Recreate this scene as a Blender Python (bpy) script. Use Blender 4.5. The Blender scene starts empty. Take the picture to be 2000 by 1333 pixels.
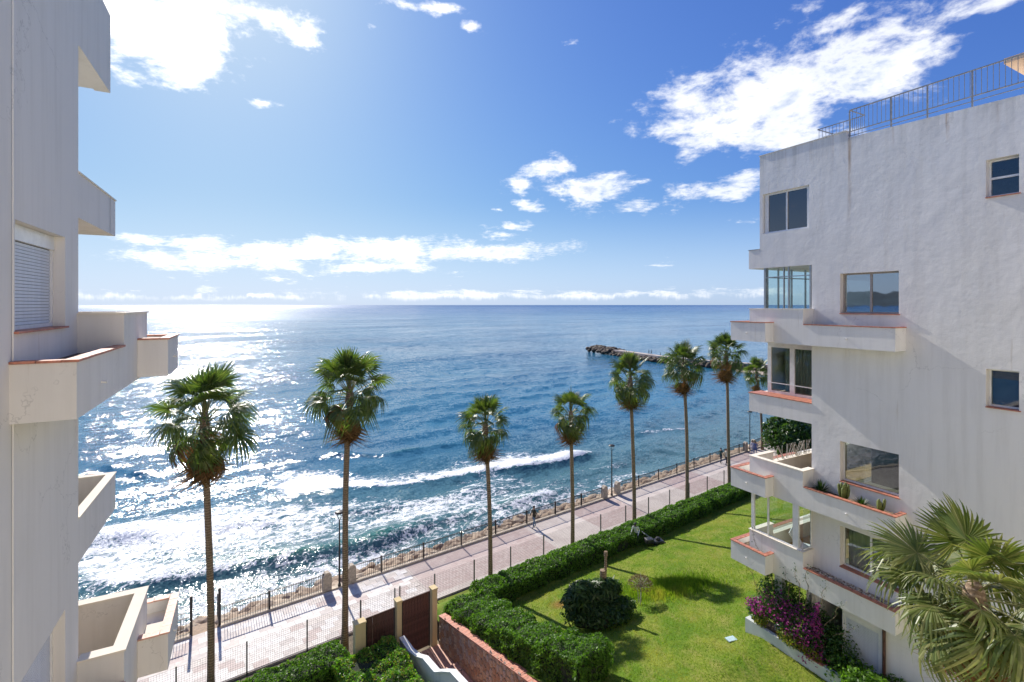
import bpy, bmesh, math, random
import numpy as np
from mathutils import Vector, Matrix, noise as mnoise

random.seed(7)
rng = np.random.default_rng(11)
sc = bpy.context.scene
C = sc.collection

# ------------------------------------------------------------------ camera
CAMZ = 20.0
F = 960.0                      # focal length in pixels of the 2000 px wide photograph
cam = bpy.data.objects.new('camera', bpy.data.cameras.new('camera'))
C.objects.link(cam)
cam.location = (0, 0, CAMZ)
cam.rotation_euler = (math.radians(90), 0, 0)
cam.data.sensor_width = 36.0
cam.data.lens = F / 2000 * 36.0
cam.data.shift_y = -70.5 / 2000
cam.data.clip_start = 0.1
cam.data.clip_end = 200000
sc.camera = cam

# ------------------------------------------------------------------ light
SUN_AZ = -31.3                 # degrees left of the view direction
SUN_EL = 34.5
SKY_STRENGTH = 0.10
SUN_STRENGTH = 4.6
sc.view_settings.view_transform = 'Standard'
sc.view_settings.look = 'None'
sc.view_settings.gamma = 1.0
sc.view_settings.exposure = 0.55
sc.view_settings.use_curve_mapping = False

sun = bpy.data.objects.new('sun', bpy.data.lights.new('sun', 'SUN'))
C.objects.link(sun)
sun.data.energy = SUN_STRENGTH
sun.data.angle = math.radians(0.53)
sun.data.color = (1.0, 0.94, 0.86)
saz, sel = math.radians(SUN_AZ), math.radians(SUN_EL)
sdir = Vector((math.sin(saz) * math.cos(sel), math.cos(saz) * math.cos(sel), math.sin(sel)))
sun.rotation_euler = sdir.to_track_quat('Z', 'Y').to_euler()
sun.location = (-40, 60, 60)

def px_dir(x, y):
    d = Vector(((x - 1000) / F, 1.0, (596 - y) / F)); d.normalize(); return d
def az_el(x, y):
    d = px_dir(x, y); return math.atan2(d.x, d.y), math.asin(d.z)

class NT:
    """small helper to write node graphs"""
    def __init__(s, tree): s.t = tree; s.n = tree.nodes; s.l = tree.links
    def add(s, kind, **kw):
        n = s.n.new(kind)
        for k, v in kw.items(): setattr(n, k, v)
        return n
    def put(s, sock, v):
        if isinstance(v, bpy.types.NodeSocket): s.l.new(v, sock)
        elif v is not None:
            if isinstance(v, (tuple, list)) and len(v) == 3 and sock.type == 'RGBA': v = (*v, 1)
            sock.default_value = v
    def m(s, op, a, b=None, c=None, clamp=False):
        n = s.add('ShaderNodeMath', operation=op, use_clamp=clamp)
        s.put(n.inputs[0], a)
        if b is not None: s.put(n.inputs[1], b)
        if c is not None: s.put(n.inputs[2], c)
        return n.outputs[0]
    def vm(s, op, a, b=None, scale=None):
        n = s.add('ShaderNodeVectorMath', operation=op)
        s.put(n.inputs[0], a)
        if b is not None: s.put(n.inputs[1], b)
        if scale is not None: s.put(n.inputs['Scale'], scale)
        return n.outputs['Value'] if op in ('LENGTH', 'DOT_PRODUCT', 'DISTANCE') else n.outputs[0]
    def noise(s, vec, scale, detail=4, rough=0.55, dist=0.0, color=False, lac=2.0, dim='3D'):
        n = s.add('ShaderNodeTexNoise'); n.noise_dimensions = dim
        s.put(n.inputs['Vector'], vec); s.put(n.inputs['Scale'], scale); s.put(n.inputs['Detail'], detail)
        s.put(n.inputs['Roughness'], rough); s.put(n.inputs['Distortion'], dist); s.put(n.inputs['Lacunarity'], lac)
        return n.outputs['Color' if color else 'Fac']
    def ss(s, v, lo, hi, a=0.0, b=1.0):
        n = s.add('ShaderNodeMapRange', interpolation_type='SMOOTHSTEP')
        s.put(n.inputs['Value'], v); s.put(n.inputs['From Min'], lo); s.put(n.inputs['From Max'], hi)
        s.put(n.inputs['To Min'], a); s.put(n.inputs['To Max'], b)
        return n.outputs[0]
    def lin(s, v, lo, hi, a=0.0, b=1.0):
        n = s.add('ShaderNodeMapRange')
        s.put(n.inputs['Value'], v); s.put(n.inputs['From Min'], lo); s.put(n.inputs['From Max'], hi)
        s.put(n.inputs['To Min'], a); s.put(n.inputs['To Max'], b)
        return n.outputs[0]
    def mix(s, f, a, b, mode='MIX'):
        n = s.add('ShaderNodeMix', data_type='RGBA', blend_type=mode)
        s.put(n.inputs[0], f); s.put(n.inputs[6], a); s.put(n.inputs[7], b)
        return n.outputs[2]
    def ramp(s, v, stops):
        n = s.add('ShaderNodeValToRGB'); cr = n.color_ramp
        while len(cr.elements) < len(stops): cr.elements.new(0.5)
        for e, (p, c) in zip(cr.elements, stops): e.position = p; e.color = (*c, 1)
        s.put(n.inputs[0], v); return n.outputs[0]
    def xyz(s, x, y, z):
        n = s.add('ShaderNodeCombineXYZ'); s.put(n.inputs[0], x); s.put(n.inputs[1], y); s.put(n.inputs[2], z)
        return n.outputs[0]
    def bump(s, h, strength=0.5, dist=0.02, normal=None):
        n = s.add('ShaderNodeBump'); s.put(n.inputs['Height'], h); s.put(n.inputs['Strength'], strength)
        s.put(n.inputs['Distance'], dist)
        if normal is not None: s.put(n.inputs['Normal'], normal)
        return n.outputs[0]

# ------------------------------------------------------------------ sky with clouds
world = bpy.data.worlds.new('World'); sc.world = world
world.use_nodes = True
W = NT(world.node_tree); world.node_tree.nodes.clear()
sky = W.add('ShaderNodeTexSky', sky_type='NISHITA')
sky.sun_disc = False; sky.sun_elevation = sel; sky.sun_rotation = saz
sky.altitude = 20; sky.air_density = 1.0; sky.dust_density = 0.7; sky.ozone_density = 2.2
tc = W.add('ShaderNodeTexCoord').outputs['Generated']
sp = W.add('ShaderNodeSeparateXYZ'); W.put(sp.inputs[0], tc)
AZ = W.m('ARCTAN2', sp.outputs[0], sp.outputs[1]); EL = W.m('ARCSINE', sp.outputs[2])
zc = W.m('MAXIMUM', sp.outputs[2], 0.02)
zden = W.m('ADD', zc, 0.12)
plane = W.xyz(W.m('DIVIDE', sp.outputs[0], zden), W.m('DIVIDE', sp.outputs[1], zden), 0.0)
angv = W.xyz(AZ, W.m('MULTIPLY', EL, 1.7), 0.0)
nz = W.noise(plane, 2.6, 8, 0.62, 0.25, color=True)
nzs = W.vm('SUBTRACT', nz, (0.5, 0.5, 0.5))
warp = W.vm('MULTIPLY', nzs, (0.10, 0.045, 0.0))
AE = W.vm('ADD', W.xyz(AZ, EL, 0.0), warp)
BL = [  # px centre x, y, radius x, radius y, weight
 (1400,225,150,75,1.0),(1520,190,200,100,1.08),(1650,140,200,90,1.05),(1780,95,110,50,.95),(1560,262,130,42,.9),
 (1330,200,80,30,.85),(1340,300,50,20,.7),(1640,30,150,32,.72),(1900,15,170,28,.8),(1400,85,60,18,.62),(1760,15,80,25,.6),
 (1410,372,110,24,.85),(1460,345,60,24,.9),(1470,420,40,14,.6),
 (1075,335,62,24,.95),(1150,372,80,30,1.0),(1230,403,85,18,.95),(1020,365,36,20,.9),(1045,402,38,15,.9),(1188,345,26,12,.8),(1250,355,22,9,.7),
 (1005,440,50,9,.8),(960,413,20,6,.6),(1285,517,34,7,.8),
 (370,475,150,17,.9),(560,492,180,22,1.0),(760,487,190,24,1.0),(960,492,150,20,1.0),(450,515,230,20,.85),(720,525,130,14,.9),(550,545,60,6,.7),(330,545,80,8,.6),(975,458,40,9,.8),(900,535,40,5,.7),
 (300,60,170,85,1.1),(400,30,110,60,1.0),(560,40,90,40,.85),(235,140,60,30,.8),(725,50,28,22,.7),(830,10,90,16,.8),(930,55,28,14,.75),
 (520,200,36,10,.62),(1110,92,14,8,.6),(1200,240,22,12,.6),
 (1100,576,650,11,.82),(400,580,420,9,.7),(870,15,60,10,.6),(790,25,30,10,.55),(1560,20,60,30,.6),(1450,110,50,16,.55),(1700,55,90,30,.7),(640,60,50,14,.6)]
acc = None
for x, y, rx, ry, wgt in BL:
    a, e = az_el(x, y)
    a1, e1 = az_el(x + rx, y); a2, e2 = az_el(x, y - ry)
    ra = max(abs(a1 - a), 1e-3); re = max(abs(e2 - e), 1e-3)
    d = W.vm('LENGTH', W.vm('MULTIPLY', W.vm('SUBTRACT', AE, (a, e, 0)), (1 / ra, 1 / re, 0)))
    v = W.m('MULTIPLY_ADD', d, -0.5 * wgt, wgt)
    acc = v if acc is None else W.m('SMOOTH_MAX', acc, v, 0.12)
# clouds elsewhere in the sky: plain noise field, away from the region in view
fieldn = W.noise(plane, 0.9, 6, 0.6, 0.2)
side = W.ss(W.m('ABSOLUTE', AZ), 0.85, 1.2)
high = W.ss(EL, 0.60, 0.75)
away = W.m('MAXIMUM', side, high)
field = W.m('MULTIPLY', W.m('MULTIPLY', W.ss(fieldn, 0.50, 0.72), away), 0.95)
acc = W.m('MAXIMUM', acc, field)
fine = W.noise(angv, 11.0, 8, 0.62, 0.25)
fine2 = W.noise(plane, 22.0, 4, 0.6, 0.0)
fz = W.m('ADD', W.m('MULTIPLY', W.m('SUBTRACT', fine, 0.5), 1.6), W.m('MULTIPLY', W.m('SUBTRACT', fine2, 0.5), 0.45))
dens = W.m('ADD', acc, fz)
mask = W.ss(dens, 0.42, 0.90)
aboveh = W.ss(EL, 0.002, 0.02)
mask = W.m('MULTIPLY', mask, aboveh)
# cloud light: bright rims and tops, blue-grey thick cores
core = W.m('MULTIPLY', W.ss(dens, 0.72, 1.15), W.ss(W.noise(angv, 6.0, 6, 0.6, 0.3), 0.38, 0.56))
sunv = W.vm('DOT_PRODUCT', tc, tuple(sdir))
nearsun = W.ss(sunv, 0.70, 0.99)
ccol = W.mix(core, (8.0, 8.1, 8.3), (3.5, 4.3, 5.9))
ccol = W.mix(nearsun, ccol, (12, 11.6, 11.2))
# low haze near the horizon and the bright veil round the sun
skyc = W.mix(1.0, sky.outputs[0], (0.44, 0.68, 1.50), 'MULTIPLY')
# soft shoulder: keeps the bright air near the sun pale blue instead of burnt out
sq_ = W.vm('ADD', W.vm('MULTIPLY', W.vm('SCALE', skyc, scale=0.125), W.vm('SCALE', skyc, scale=0.125)), (1, 1, 1))
rt = W.add('ShaderNodeSeparateXYZ'); W.put(rt.inputs[0], sq_)
skyc = W.vm('DIVIDE', skyc, W.xyz(W.m('SQRT', rt.outputs[0]), W.m('SQRT', rt.outputs[1]), W.m('SQRT', rt.outputs[2])))
skyc = W.vm('SCALE', skyc, scale=0.86)
hz = W.m('MULTIPLY', W.ss(EL, 0.22, 0.0), 0.5)
skyc = W.mix(hz, skyc, (4.9, 6.0, 7.6))
out = W.mix(W.m('MULTIPLY', mask, 0.93), skyc, ccol)
bg = W.add('ShaderNodeBackground'); W.put(bg.inputs[0], out); bg.inputs[1].default_value = SKY_STRENGTH
wo = W.add('ShaderNodeOutputWorld'); W.l.new(bg.outputs[0], wo.inputs[0])

# ------------------------------------------------------------------ helpers
R28 = math.atan(510 / 960)                 # buildings' axis
RP = math.atan2(0.589, 0.808)              # promenade axis
p_ax = Vector((math.cos(RP), math.sin(RP))); n_ax = Vector((-math.sin(RP), math.cos(RP)))
v_ax = Vector((math.cos(R28), math.sin(R28))); u_ax = Vector((-math.sin(R28), math.cos(R28)))
def QW(q, w): return p_ax * q + n_ax * w
def VU(v, u): return v_ax * v + u_ax * u
def px_plane(x, y, z):
    """ground point seen at a photo pixel, for a level at height z (m)"""
    t = (CAMZ - z) * F / (y - 596)
    return Vector(((x - 1000) / F * t, t, z))
def toqw(P): return P.x * p_ax.x + P.y * p_ax.y, P.x * n_ax.x + P.y * n_ax.y
def at_w(x, w):
    t = (x - 1000) / F
    Z = w / (n_ax.y + n_ax.x * t)
    return Vector((t * Z, Z, 0))

def tag(o, label=None, cat=None, group=None, kind=None):
    if label: o['label'] = label
    if cat: o['category'] = cat
    if group: o['group'] = group
    if kind: o['kind'] = kind
    return o
def empty(name, loc=(0, 0, 0), rz=0.0, label=None, cat=None, group=None, parent=None, kind=None):
    o = bpy.data.objects.new(name, None); C.objects.link(o)
    o.location = loc; o.rotation_euler = (0, 0, rz); o.empty_display_size = 0.2
    if parent: o.parent = parent
    return tag(o, label, cat, group, kind)
def mesh_from(name, verts, faces, mat, parent=None, smooth=False, mats=None, fmat=None):
    me = bpy.data.meshes.new(name)
    me.from_pydata([tuple(v) for v in verts], [], [tuple(f) for f in faces])
    for m_ in (mats or [mat]): me.materials.append(m_)
    if fmat is not None: me.polygons.foreach_set('material_index', fmat)
    if smooth: me.polygons.foreach_set('use_smooth', [True] * len(me.polygons))
    me.update()
    o = bpy.data.objects.new(name, me); C.objects.link(o)
    if parent: o.parent = parent
    return o
def np_mesh(name, V, Fq, mat, parent=None, smooth=False):
    """V (n,3) floats, Fq (m,k) ints with k = 3 or 4"""
    me = bpy.data.meshes.new(name)
    V = np.ascontiguousarray(V, dtype=np.float32); Fq = np.ascontiguousarray(Fq, dtype=np.int32)
    k = Fq.shape[1]
    me.vertices.add(len(V)); me.vertices.foreach_set('co', V.ravel())
    me.loops.add(Fq.size); me.loops.foreach_set('vertex_index', Fq.ravel())
    me.polygons.add(len(Fq))
    me.polygons.foreach_set('loop_start', np.arange(0, Fq.size, k, dtype=np.int32))
    me.polygons.foreach_set('loop_total', np.full(len(Fq), k, dtype=np.int32))
    if smooth: me.polygons.foreach_set('use_smooth', np.ones(len(Fq), dtype=bool))
    me.materials.append(mat); me.update(calc_edges=True)
    o = bpy.data.objects.new(name, me); C.objects.link(o)
    if parent: o.parent = parent
    return o
def copy_obj(src, parent=None, name=None):
    o = src.copy(); C.objects.link(o)
    if parent is not None: o.parent = parent
    if name: o.name = name
    return o
class MB:
    def __init__(s): s.v = []; s.f = []; s.mi = []
    def quad(s, a, b, c, d, mi=0):
        i = len(s.v); s.v += [a, b, c, d]; s.f.append((i, i + 1, i + 2, i + 3)); s.mi.append(mi)
    def box(s, x0, x1, y0, y1, z0, z1, mi=0):
        i = len(s.v)
        for z in (z0, z1):
            s.v += [(x0, y0, z), (x1, y0, z), (x1, y1, z), (x0, y1, z)]
        for f in ((0, 3, 2, 1), (4, 5, 6, 7), (0, 1, 5, 4), (1, 2, 6, 5), (2, 3, 7, 6), (3, 0, 4, 7)):
            s.f.append(tuple(i + k for k in f)); s.mi.append(mi)
    def tube(s, pts, rad, n=8, mi=0, cap=True):
        pts = [Vector(p) for p in pts]; m_ = len(pts)
        rads = rad if isinstance(rad, (list, tuple)) else [rad] * m_
        i0 = len(s.v)
        for k, p in enumerate(pts):
            d = (pts[min(k + 1, m_ - 1)] - pts[max(k - 1, 0)]).normalized()
            a = d.orthogonal().normalized() if abs(d.z) < 0.95 else Vector((1, 0, 0))
            a = (a - d * a.dot(d)).normalized(); b = d.cross(a)
            for j in range(n):
                t = 2 * math.pi * j / n
                s.v.append(tuple(p + (a * math.cos(t) + b * math.sin(t)) * rads[k]))
        for k in range(m_ - 1):
            for j in range(n):
                a_, b_ = i0 + k * n + j, i0 + k * n + (j + 1) % n
                s.f.append((a_, b_, b_ + n, a_ + n)); s.mi.append(mi)
        if cap:
            s.f.append(tuple(i0 + j for j in reversed(range(n)))); s.mi.append(mi)
            s.f.append(tuple(i0 + (m_ - 1) * n + j for j in range(n))); s.mi.append(mi)
    def lathe(s, prof, n=16, ctr=(0, 0), mi=0):
        i0 = len(s.v)
        for r, z in prof:
            for j in range(n):
                t = 2 * math.pi * j / n; s.v.append((ctr[0] + r * math.cos(t), ctr[1] + r * math.sin(t), z))
        for k in range(len(prof) - 1):
            for j in range(n):
                a_, b_ = i0 + k * n + j, i0 + k * n + (j + 1) % n
                s.f.append((a_, b_, b_ + n, a_ + n)); s.mi.append(mi)
        s.f.append(tuple(i0 + j for j in reversed(range(n)))); s.mi.append(mi)
        s.f.append(tuple(i0 + (len(prof) - 1) * n + j for j in range(n))); s.mi.append(mi)
    def build(s, name, mat, parent=None, smooth=False, bevel=0.0, mats=None, mirror=None):
        v = s.v; f = s.f
        if mirror is not None:
            v = [(mirror - a, b, c) for a, b, c in v]; f = [tuple(reversed(q)) for q in f]
        o = mesh_from(name, v, f, mat, parent, smooth, mats, s.mi if mats else None)
        if bevel:
            b = o.modifiers.new('bevel', 'BEVEL'); b.width = bevel; b.segments = 2; b.limit_method = 'ANGLE'
        return o

# ------------------------------------------------------------------ materials
def new_mat(name):
    m_ = bpy.data.materials.new(name); m_.use_nodes = True
    t = NT(m_.node_tree); m_.node_tree.nodes.clear()
    return m_, t
def finish(m_, t, base, rough=0.8, normal=None, metal=0.0, spec=0.5, **kw):
    b = t.add('ShaderNodeBsdfPrincipled')
    t.put(b.inputs['Base Color'], base); t.put(b.inputs['Roughness'], rough); t.put(b.inputs['Metallic'], metal)
    t.put(b.inputs['Specular IOR Level'], spec)
    if normal is not None: t.put(b.inputs['Normal'], normal)
    for k, v in kw.items(): t.put(b.inputs[k], v)
    o = t.add('ShaderNodeOutputMaterial'); t.l.new(b.outputs[0], o.inputs[0]); return b
def obj_co(t): return t.add('ShaderNodeTexCoord').outputs['Object']
def simple(name, col, rough=0.6, metal=0.0, var=0.12, scale=6.0, bumpd=0.0, spec=0.5):
    m_, t = new_mat(name); co = obj_co(t)
    n = t.noise(co, scale, 5, 0.6)
    n2 = t.noise(co, scale * 7, 3, 0.6)
    dark = tuple(c * (1 - var * 1.6) for c in col); lite = tuple(min(1, c * (1 + var)) for c in col)
    c = t.mix(t.ss(t.m('ADD', t.m('MULTIPLY', n, 0.7), t.m('MULTIPLY', n2, 0.3)), 0.35, 0.65), dark, lite)
    nor = t.bump(t.m('ADD', n, t.m('MULTIPLY', n2, 0.4)), 0.6, bumpd) if bumpd else None
    finish(m_, t, c, t.lin(n2, 0.3, 0.7, max(0, rough - 0.08), min(1, rough + 0.08)), nor, metal, spec)
    return m_

def plaster_mat(name, col, rust=False, bumpk=1.0, streak=1.0):
    m_, t = new_mat(name); co = obj_co(t)
    sp_ = t.add('ShaderNodeSeparateXYZ'); t.put(sp_.inputs[0], co)
    st = t.xyz(t.m('MULTIPLY', sp_.outputs[0], 2.2), t.m('MULTIPLY', sp_.outputs[1], 2.2), t.m('MULTIPLY', sp_.outputs[2], 0.16))
    vert = t.noise(st, 1.6, 6, 0.65)
    blotch = t.noise(co, 0.55, 5, 0.6)
    grain = t.noise(co, 26, 4, 0.6)
    base = t.mix(t.ss(vert, 0.42, 0.72, 0, 0.42 * streak), col, tuple(c * k for c, k in zip(col, (0.80, 0.79, 0.77))))
    base = t.mix(t.ss(blotch, 0.45, 0.7, 0, 0.35), base, tuple(c * k for c, k in zip(col, (0.88, 0.87, 0.84))))
    base = t.mix(t.ss(grain, 0.62, 0.78, 0, 0.2), base, tuple(c * 0.8 for c in col))
    drip = t.noise(t.xyz(t.m('MULTIPLY', sp_.outputs[0], 7.0), t.m('MULTIPLY', sp_.outputs[1], 7.0), t.m('MULTIPLY', sp_.outputs[2], 0.35)), 1.0, 3, 0.5)
    base = t.mix(t.m('MULTIPLY', t.ss(drip, 0.66, 0.78, 0, 0.5 * streak), t.ss(blotch, 0.4, 0.6)), base, tuple(c * k for c, k in zip(col, (0.68, 0.62, 0.54))))
    ck = t.add('ShaderNodeTexVoronoi', feature='DISTANCE_TO_EDGE'); t.put(ck.inputs['Vector'], t.vm('ADD', co, t.vm('SCALE', t.noise(co, 1.2, 5, .65, color=True), scale=1.1))); ck.inputs['Scale'].default_value = 0.45
    crk = t.m('MULTIPLY', t.ss(ck.outputs[0], 0.006, 0.0), t.ss(t.noise(co, 0.6, 2, .5), 0.5, 0.6, 0, .4))
    base = t.mix(crk, base, tuple(c * .5 for c in col))
    if rust:
        wob = t.m('MULTIPLY', t.m('SUBTRACT', t.noise(co, 1.5, 3, 0.6), 0.5), 0.15)
        fac = None
        for (u0, wdt, ztop, length, s_) in ((9.83, 0.05, 6.0, 3.4, .9), (7.05, 0.045, 5.9, 1.2, .8), (11.2, .05, 6.1, .8, .3), (10.4, .03, 6.1, 1.2, .25), (8.5, .03, 5.9, .9, .3), (12.2, .05, 6.1, .7, .25), (5.9, .04, 5.8, 1., .25)):
            dx = t.m('ABSOLUTE', t.m('ADD', t.m('SUBTRACT', sp_.outputs[1], u0), wob))
            a = t.ss(dx, wdt * 1.8, 0.0)
            b = t.lin(sp_.outputs[2], ztop - length + 20, ztop + 20, 0, s_)
            b = t.m('MULTIPLY', b, t.ss(t.noise(st, 5, 3, 0.6), 0.3, 0.6))
            v = t.m('MULTIPLY', a, b, clamp=True)
            fac = v if fac is None else t.m('MAXIMUM', fac, v)
        base = t.mix(fac, base, (0.36, 0.22, 0.11))
        top = t.m('MULTIPLY', t.ss(sp_.outputs[2], 25.0, 26.2), t.ss(vert, 0.4, 0.65, 0, 0.45))
        base = t.mix(top, base, (0.42, 0.41, 0.38))
    # trowel marks: broad soft lumps and fine grit, both real relief
    low = t.noise(co, 2.6, 4, 0.5, 0.15)
    mid = t.noise(co, 10, 4, 0.55, 0.1)
    big = t.noise(co, 0.8, 3, 0.5, 0.2)
    h = t.m('ADD', t.m('ADD', t.m('MULTIPLY', low, 0.45), t.m('MULTIPLY', big, 0.9)), t.m('ADD', t.m('MULTIPLY', mid, 0.16), t.m('MULTIPLY', grain, 0.05)))
    nor = t.bump(h, 0.62 * bumpk, 0.035)
    finish(m_, t, base, 0.9, nor, spec=0.2)
    return m_

M = {}
M['plaster'] = plaster_mat('white_plaster', (0.78, 0.765, 0.735), rust=True)
M['plaster_trim'] = plaster_mat('white_plaster_trim', (0.79, 0.77, 0.73), bumpk=0.45)
M['plaster_left'] = plaster_mat('cream_white_plaster', (0.74, 0.715, 0.675), bumpk=0.35, streak=0.9)
M['cream'] = plaster_mat('cream_coping', (0.78, 0.72, 0.62), bumpk=0.25, streak=0.5)
M['yellow_wall'] = plaster_mat('yellow_plaster', (0.66, 0.53, 0.30), bumpk=0.5)
M['ground_floor'] = plaster_mat('pale_green_plaster', (0.60, 0.64, 0.62), bumpk=0.6)
M['tile'] = simple('terracotta_tile', (0.47, 0.185, 0.12), 0.55, var=0.22, scale=5, bumpd=0.004)
M['tile_pale'] = simple('pink_clay_tile', (0.62, 0.36, 0.27), 0.6, var=0.15, scale=5, bumpd=0.004)
M['white_paint'] = simple('white_frame_paint', (0.78, 0.78, 0.76), 0.35, var=0.05)
M['grey_alu'] = simple('grey_aluminium', (0.42, 0.42, 0.41), 0.35, metal=0.6, var=0.08)
M['brown_frame'] = simple('taupe_frame', (0.36, 0.33, 0.30), 0.4, var=0.08)
M['shutter'] = simple('shutter_slats', (0.62, 0.65, 0.70), 0.45, var=0.05)
M['rail_paint'] = simple('grey_rail_paint', (0.30, 0.30, 0.29), 0.5, metal=0.2, var=0.18, scale=12)
M['iron'] = simple('dark_iron', (0.045, 0.04, 0.038), 0.5, metal=0.4, var=0.25, scale=9)
M['green_iron'] = simple('dark_green_fence_paint', (0.05, 0.065, 0.06), 0.5, var=0.2)
M['wood_gate'] = simple('dark_red_wood', (0.10, 0.045, 0.035), 0.5, var=0.3, scale=8, bumpd=0.004)
M['stone_post'] = simple('beige_stone', (0.50, 0.42, 0.32), 0.85, var=0.2, scale=6, bumpd=0.02)
M['sandstone'] = simple('curb_stone', (0.60, 0.50, 0.38), 0.85, var=0.18, scale=4, bumpd=0.01)
M['soil'] = simple('planter_soil', (0.17, 0.12, 0.08), 0.95, var=0.4, scale=9, bumpd=0.03)
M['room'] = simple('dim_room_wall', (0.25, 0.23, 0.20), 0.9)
M['black'] = simple('black_rubber', (0.02, 0.02, 0.02), 0.5, var=0.2)
M['mower_body'] = simple('charcoal_mower_shell', (0.05, 0.05, 0.05), 0.35, var=0.3)
M['pale_slab'] = simple('pale_blue_slab', (0.45, 0.60, 0.62), 0.6, var=0.08)
M['terrace_floor'] = simple('ochre_floor_tile', (0.55, 0.36, 0.18), 0.6, var=0.12)

def curtain_mat():
    m_, t = new_mat('pale_curtain_cloth'); co = obj_co(t)
    finish(m_, t, (0.30, 0.34, 0.30), 0.9); return m_
M['curtain'] = curtain_mat()
def glass_mat(name, tint, trans=0.0, rough=0.02, refl=(0.95, 0.97, 1.0)):
    """glass: mirror reflection over clear or dark depth"""
    m_, t = new_mat(name); co = obj_co(t)
    lw = t.add('ShaderNodeLayerWeight'); fre = t.m('MULTIPLY_ADD', t.m('POWER', lw.outputs['Facing'], 4.0), 0.9, 0.03)
    n = t.bump(t.noise(co, 1.3, 2, 0.5), 0.06, 0.02)
    g = t.add('ShaderNodeBsdfGlossy'); g.inputs['Roughness'].default_value = rough; t.put(g.inputs['Color'], refl); t.put(g.inputs['Normal'], n)
    tr = t.add('ShaderNodeBsdfTransparent'); t.put(tr.inputs[0], tint)
    mx = t.add('ShaderNodeMixShader'); t.put(mx.inputs[0], t.m('ADD', fre, trans, clamp=True))
    t.l.new(tr.outputs[0], mx.inputs[1]); t.l.new(g.outputs[0], mx.inputs[2])
    o = t.add('ShaderNodeOutputMaterial'); t.l.new(mx.outputs[0], o.inputs[0]); return m_
M['glass'] = glass_mat('window_glass', (0.80, 0.84, 0.82), 0.04)
M['glass_mirror'] = glass_mat('coated_window_glass', (0.45, 0.50, 0.50), 0.32)
M['glass_clear'] = glass_mat('clear_balcony_glass', (0.90, 0.95, 0.94), 0.0)

def leaf_mat(name, cols, trans=0.45, rough=0.45, spec=0.4, tcol=None, patch=None):
    m_, t = new_mat(name)
    g = t.add('ShaderNodeNewGeometry').outputs['Random Per Island']
    c = t.ramp(g, [(i / (len(cols) - 1), c) for i, c in enumerate(cols)])
    if patch:
        pos = t.add('ShaderNodeNewGeometry').outputs['Position']; pn = t.noise(t.vm('MULTIPLY', pos, (1.3, .7, 1)), .45, 5, .65, .5)
        c = t.mix(t.ss(pn, .48, .66, 0, .75), c, patch); c = t.mix(t.ss(pn, .5, .34, 0, .5), c, (.055, .13, .012))
        bd = t.vm('DISTANCE', t.vm('MULTIPLY', pos, (1, 1, 0)), BARE)
        c = t.mix(t.m('MULTIPLY', t.ss(t.m('ADD', bd, t.m('MULTIPLY', pn, 1.4)), 1.6, 0.8), 0.8), c, (0.24, 0.12, 0.05))
    b = t.add('ShaderNodeBsdfPrincipled'); t.put(b.inputs['Base Color'], c); t.put(b.inputs['Roughness'], rough)
    t.put(b.inputs['Specular IOR Level'], spec)
    tl = t.add('ShaderNodeBsdfTranslucent')
    t.put(tl.inputs[0], t.mix(1.0, c, tcol or (1.9, 2.1, 0.8), 'MULTIPLY'))
    mx = t.add('ShaderNodeMixShader'); mx.inputs[0].default_value = trans
    t.l.new(b.outputs[0], mx.inputs[1]); t.l.new(tl.outputs[0], mx.inputs[2])
    o = t.add('ShaderNodeOutputMaterial'); t.l.new(mx.outputs[0], o.inputs[0]); return m_
M['hedge_leaf'] = leaf_mat('glossy_hedge_leaf', [(0.04, 0.10, 0.012), (0.075, 0.165, 0.02), (0.12, 0.225, 0.03), (0.07, 0.145, 0.02)], 0.4, 0.5, .3)
M['hedge_light'] = leaf_mat('light_hedge_leaf', [(0.06, 0.16, 0.02), (0.11, 0.25, 0.03), (0.16, 0.30, 0.04), (0.22, 0.16, 0.04)], 0.45, 0.4)
M['dark_leaf'] = leaf_mat('dark_shrub_leaf', [(0.02, 0.055, 0.014), (0.04, 0.09, 0.02), (0.07, 0.12, 0.03)], 0.3, 0.4)
M['ivy_leaf'] = leaf_mat('climber_leaf', [(0.02, 0.06, 0.015), (0.04, 0.10, 0.02), (0.06, 0.12, 0.03)], 0.35, 0.35)
M['yellow_leaf'] = leaf_mat('yellow_green_leaf', [(0.12, 0.20, 0.03), (0.22, 0.26, 0.04), (0.30, 0.20, 0.04)], 0.4)
M['bract'] = leaf_mat('magenta_bract', [(0.26, 0.04, 0.18), (0.38, 0.08, 0.24), (0.20, 0.035, 0.20), (0.42, 0.14, 0.26)], 0.45, 0.7, 0.1, (1.3, 0.8, 1.3))
M['dry_twig'] = leaf_mat('dry_twig_leaf', [(0.16, 0.12, 0.06), (0.24, 0.19, 0.09), (0.12, 0.10, 0.05)], 0.25, 0.8, 0.1, (1.2, 1.1, 0.8))
M['palm_leaf'] = leaf_mat('palm_frond_green', [(0.055, 0.09, 0.02), (0.09, 0.13, 0.03), (0.15, 0.17, 0.05), (0.07, 0.11, 0.025)], 0.38, 0.38, 0.5, (1.5, 1.8, 0.7))
M['palm_leaf_near'] = leaf_mat('near_palm_frond_green', [(0.08, 0.12, 0.03), (0.13, 0.17, 0.04), (0.26, 0.26, 0.10), (0.10, 0.145, 0.035)], 0.35, 0.4, 0.5, (1.4, 1.5, 0.7))
M['palm_dead'] = leaf_mat('dead_palm_frond', [(0.16, 0.09, 0.04), (0.24, 0.14, 0.06), (0.12, 0.07, 0.03)], 0.25, 0.8, 0.1, (1.4, 1.1, 0.7))
M['petiole'] = simple('palm_petiole', (0.22, 0.22, 0.09), 0.5, var=0.3)
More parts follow.
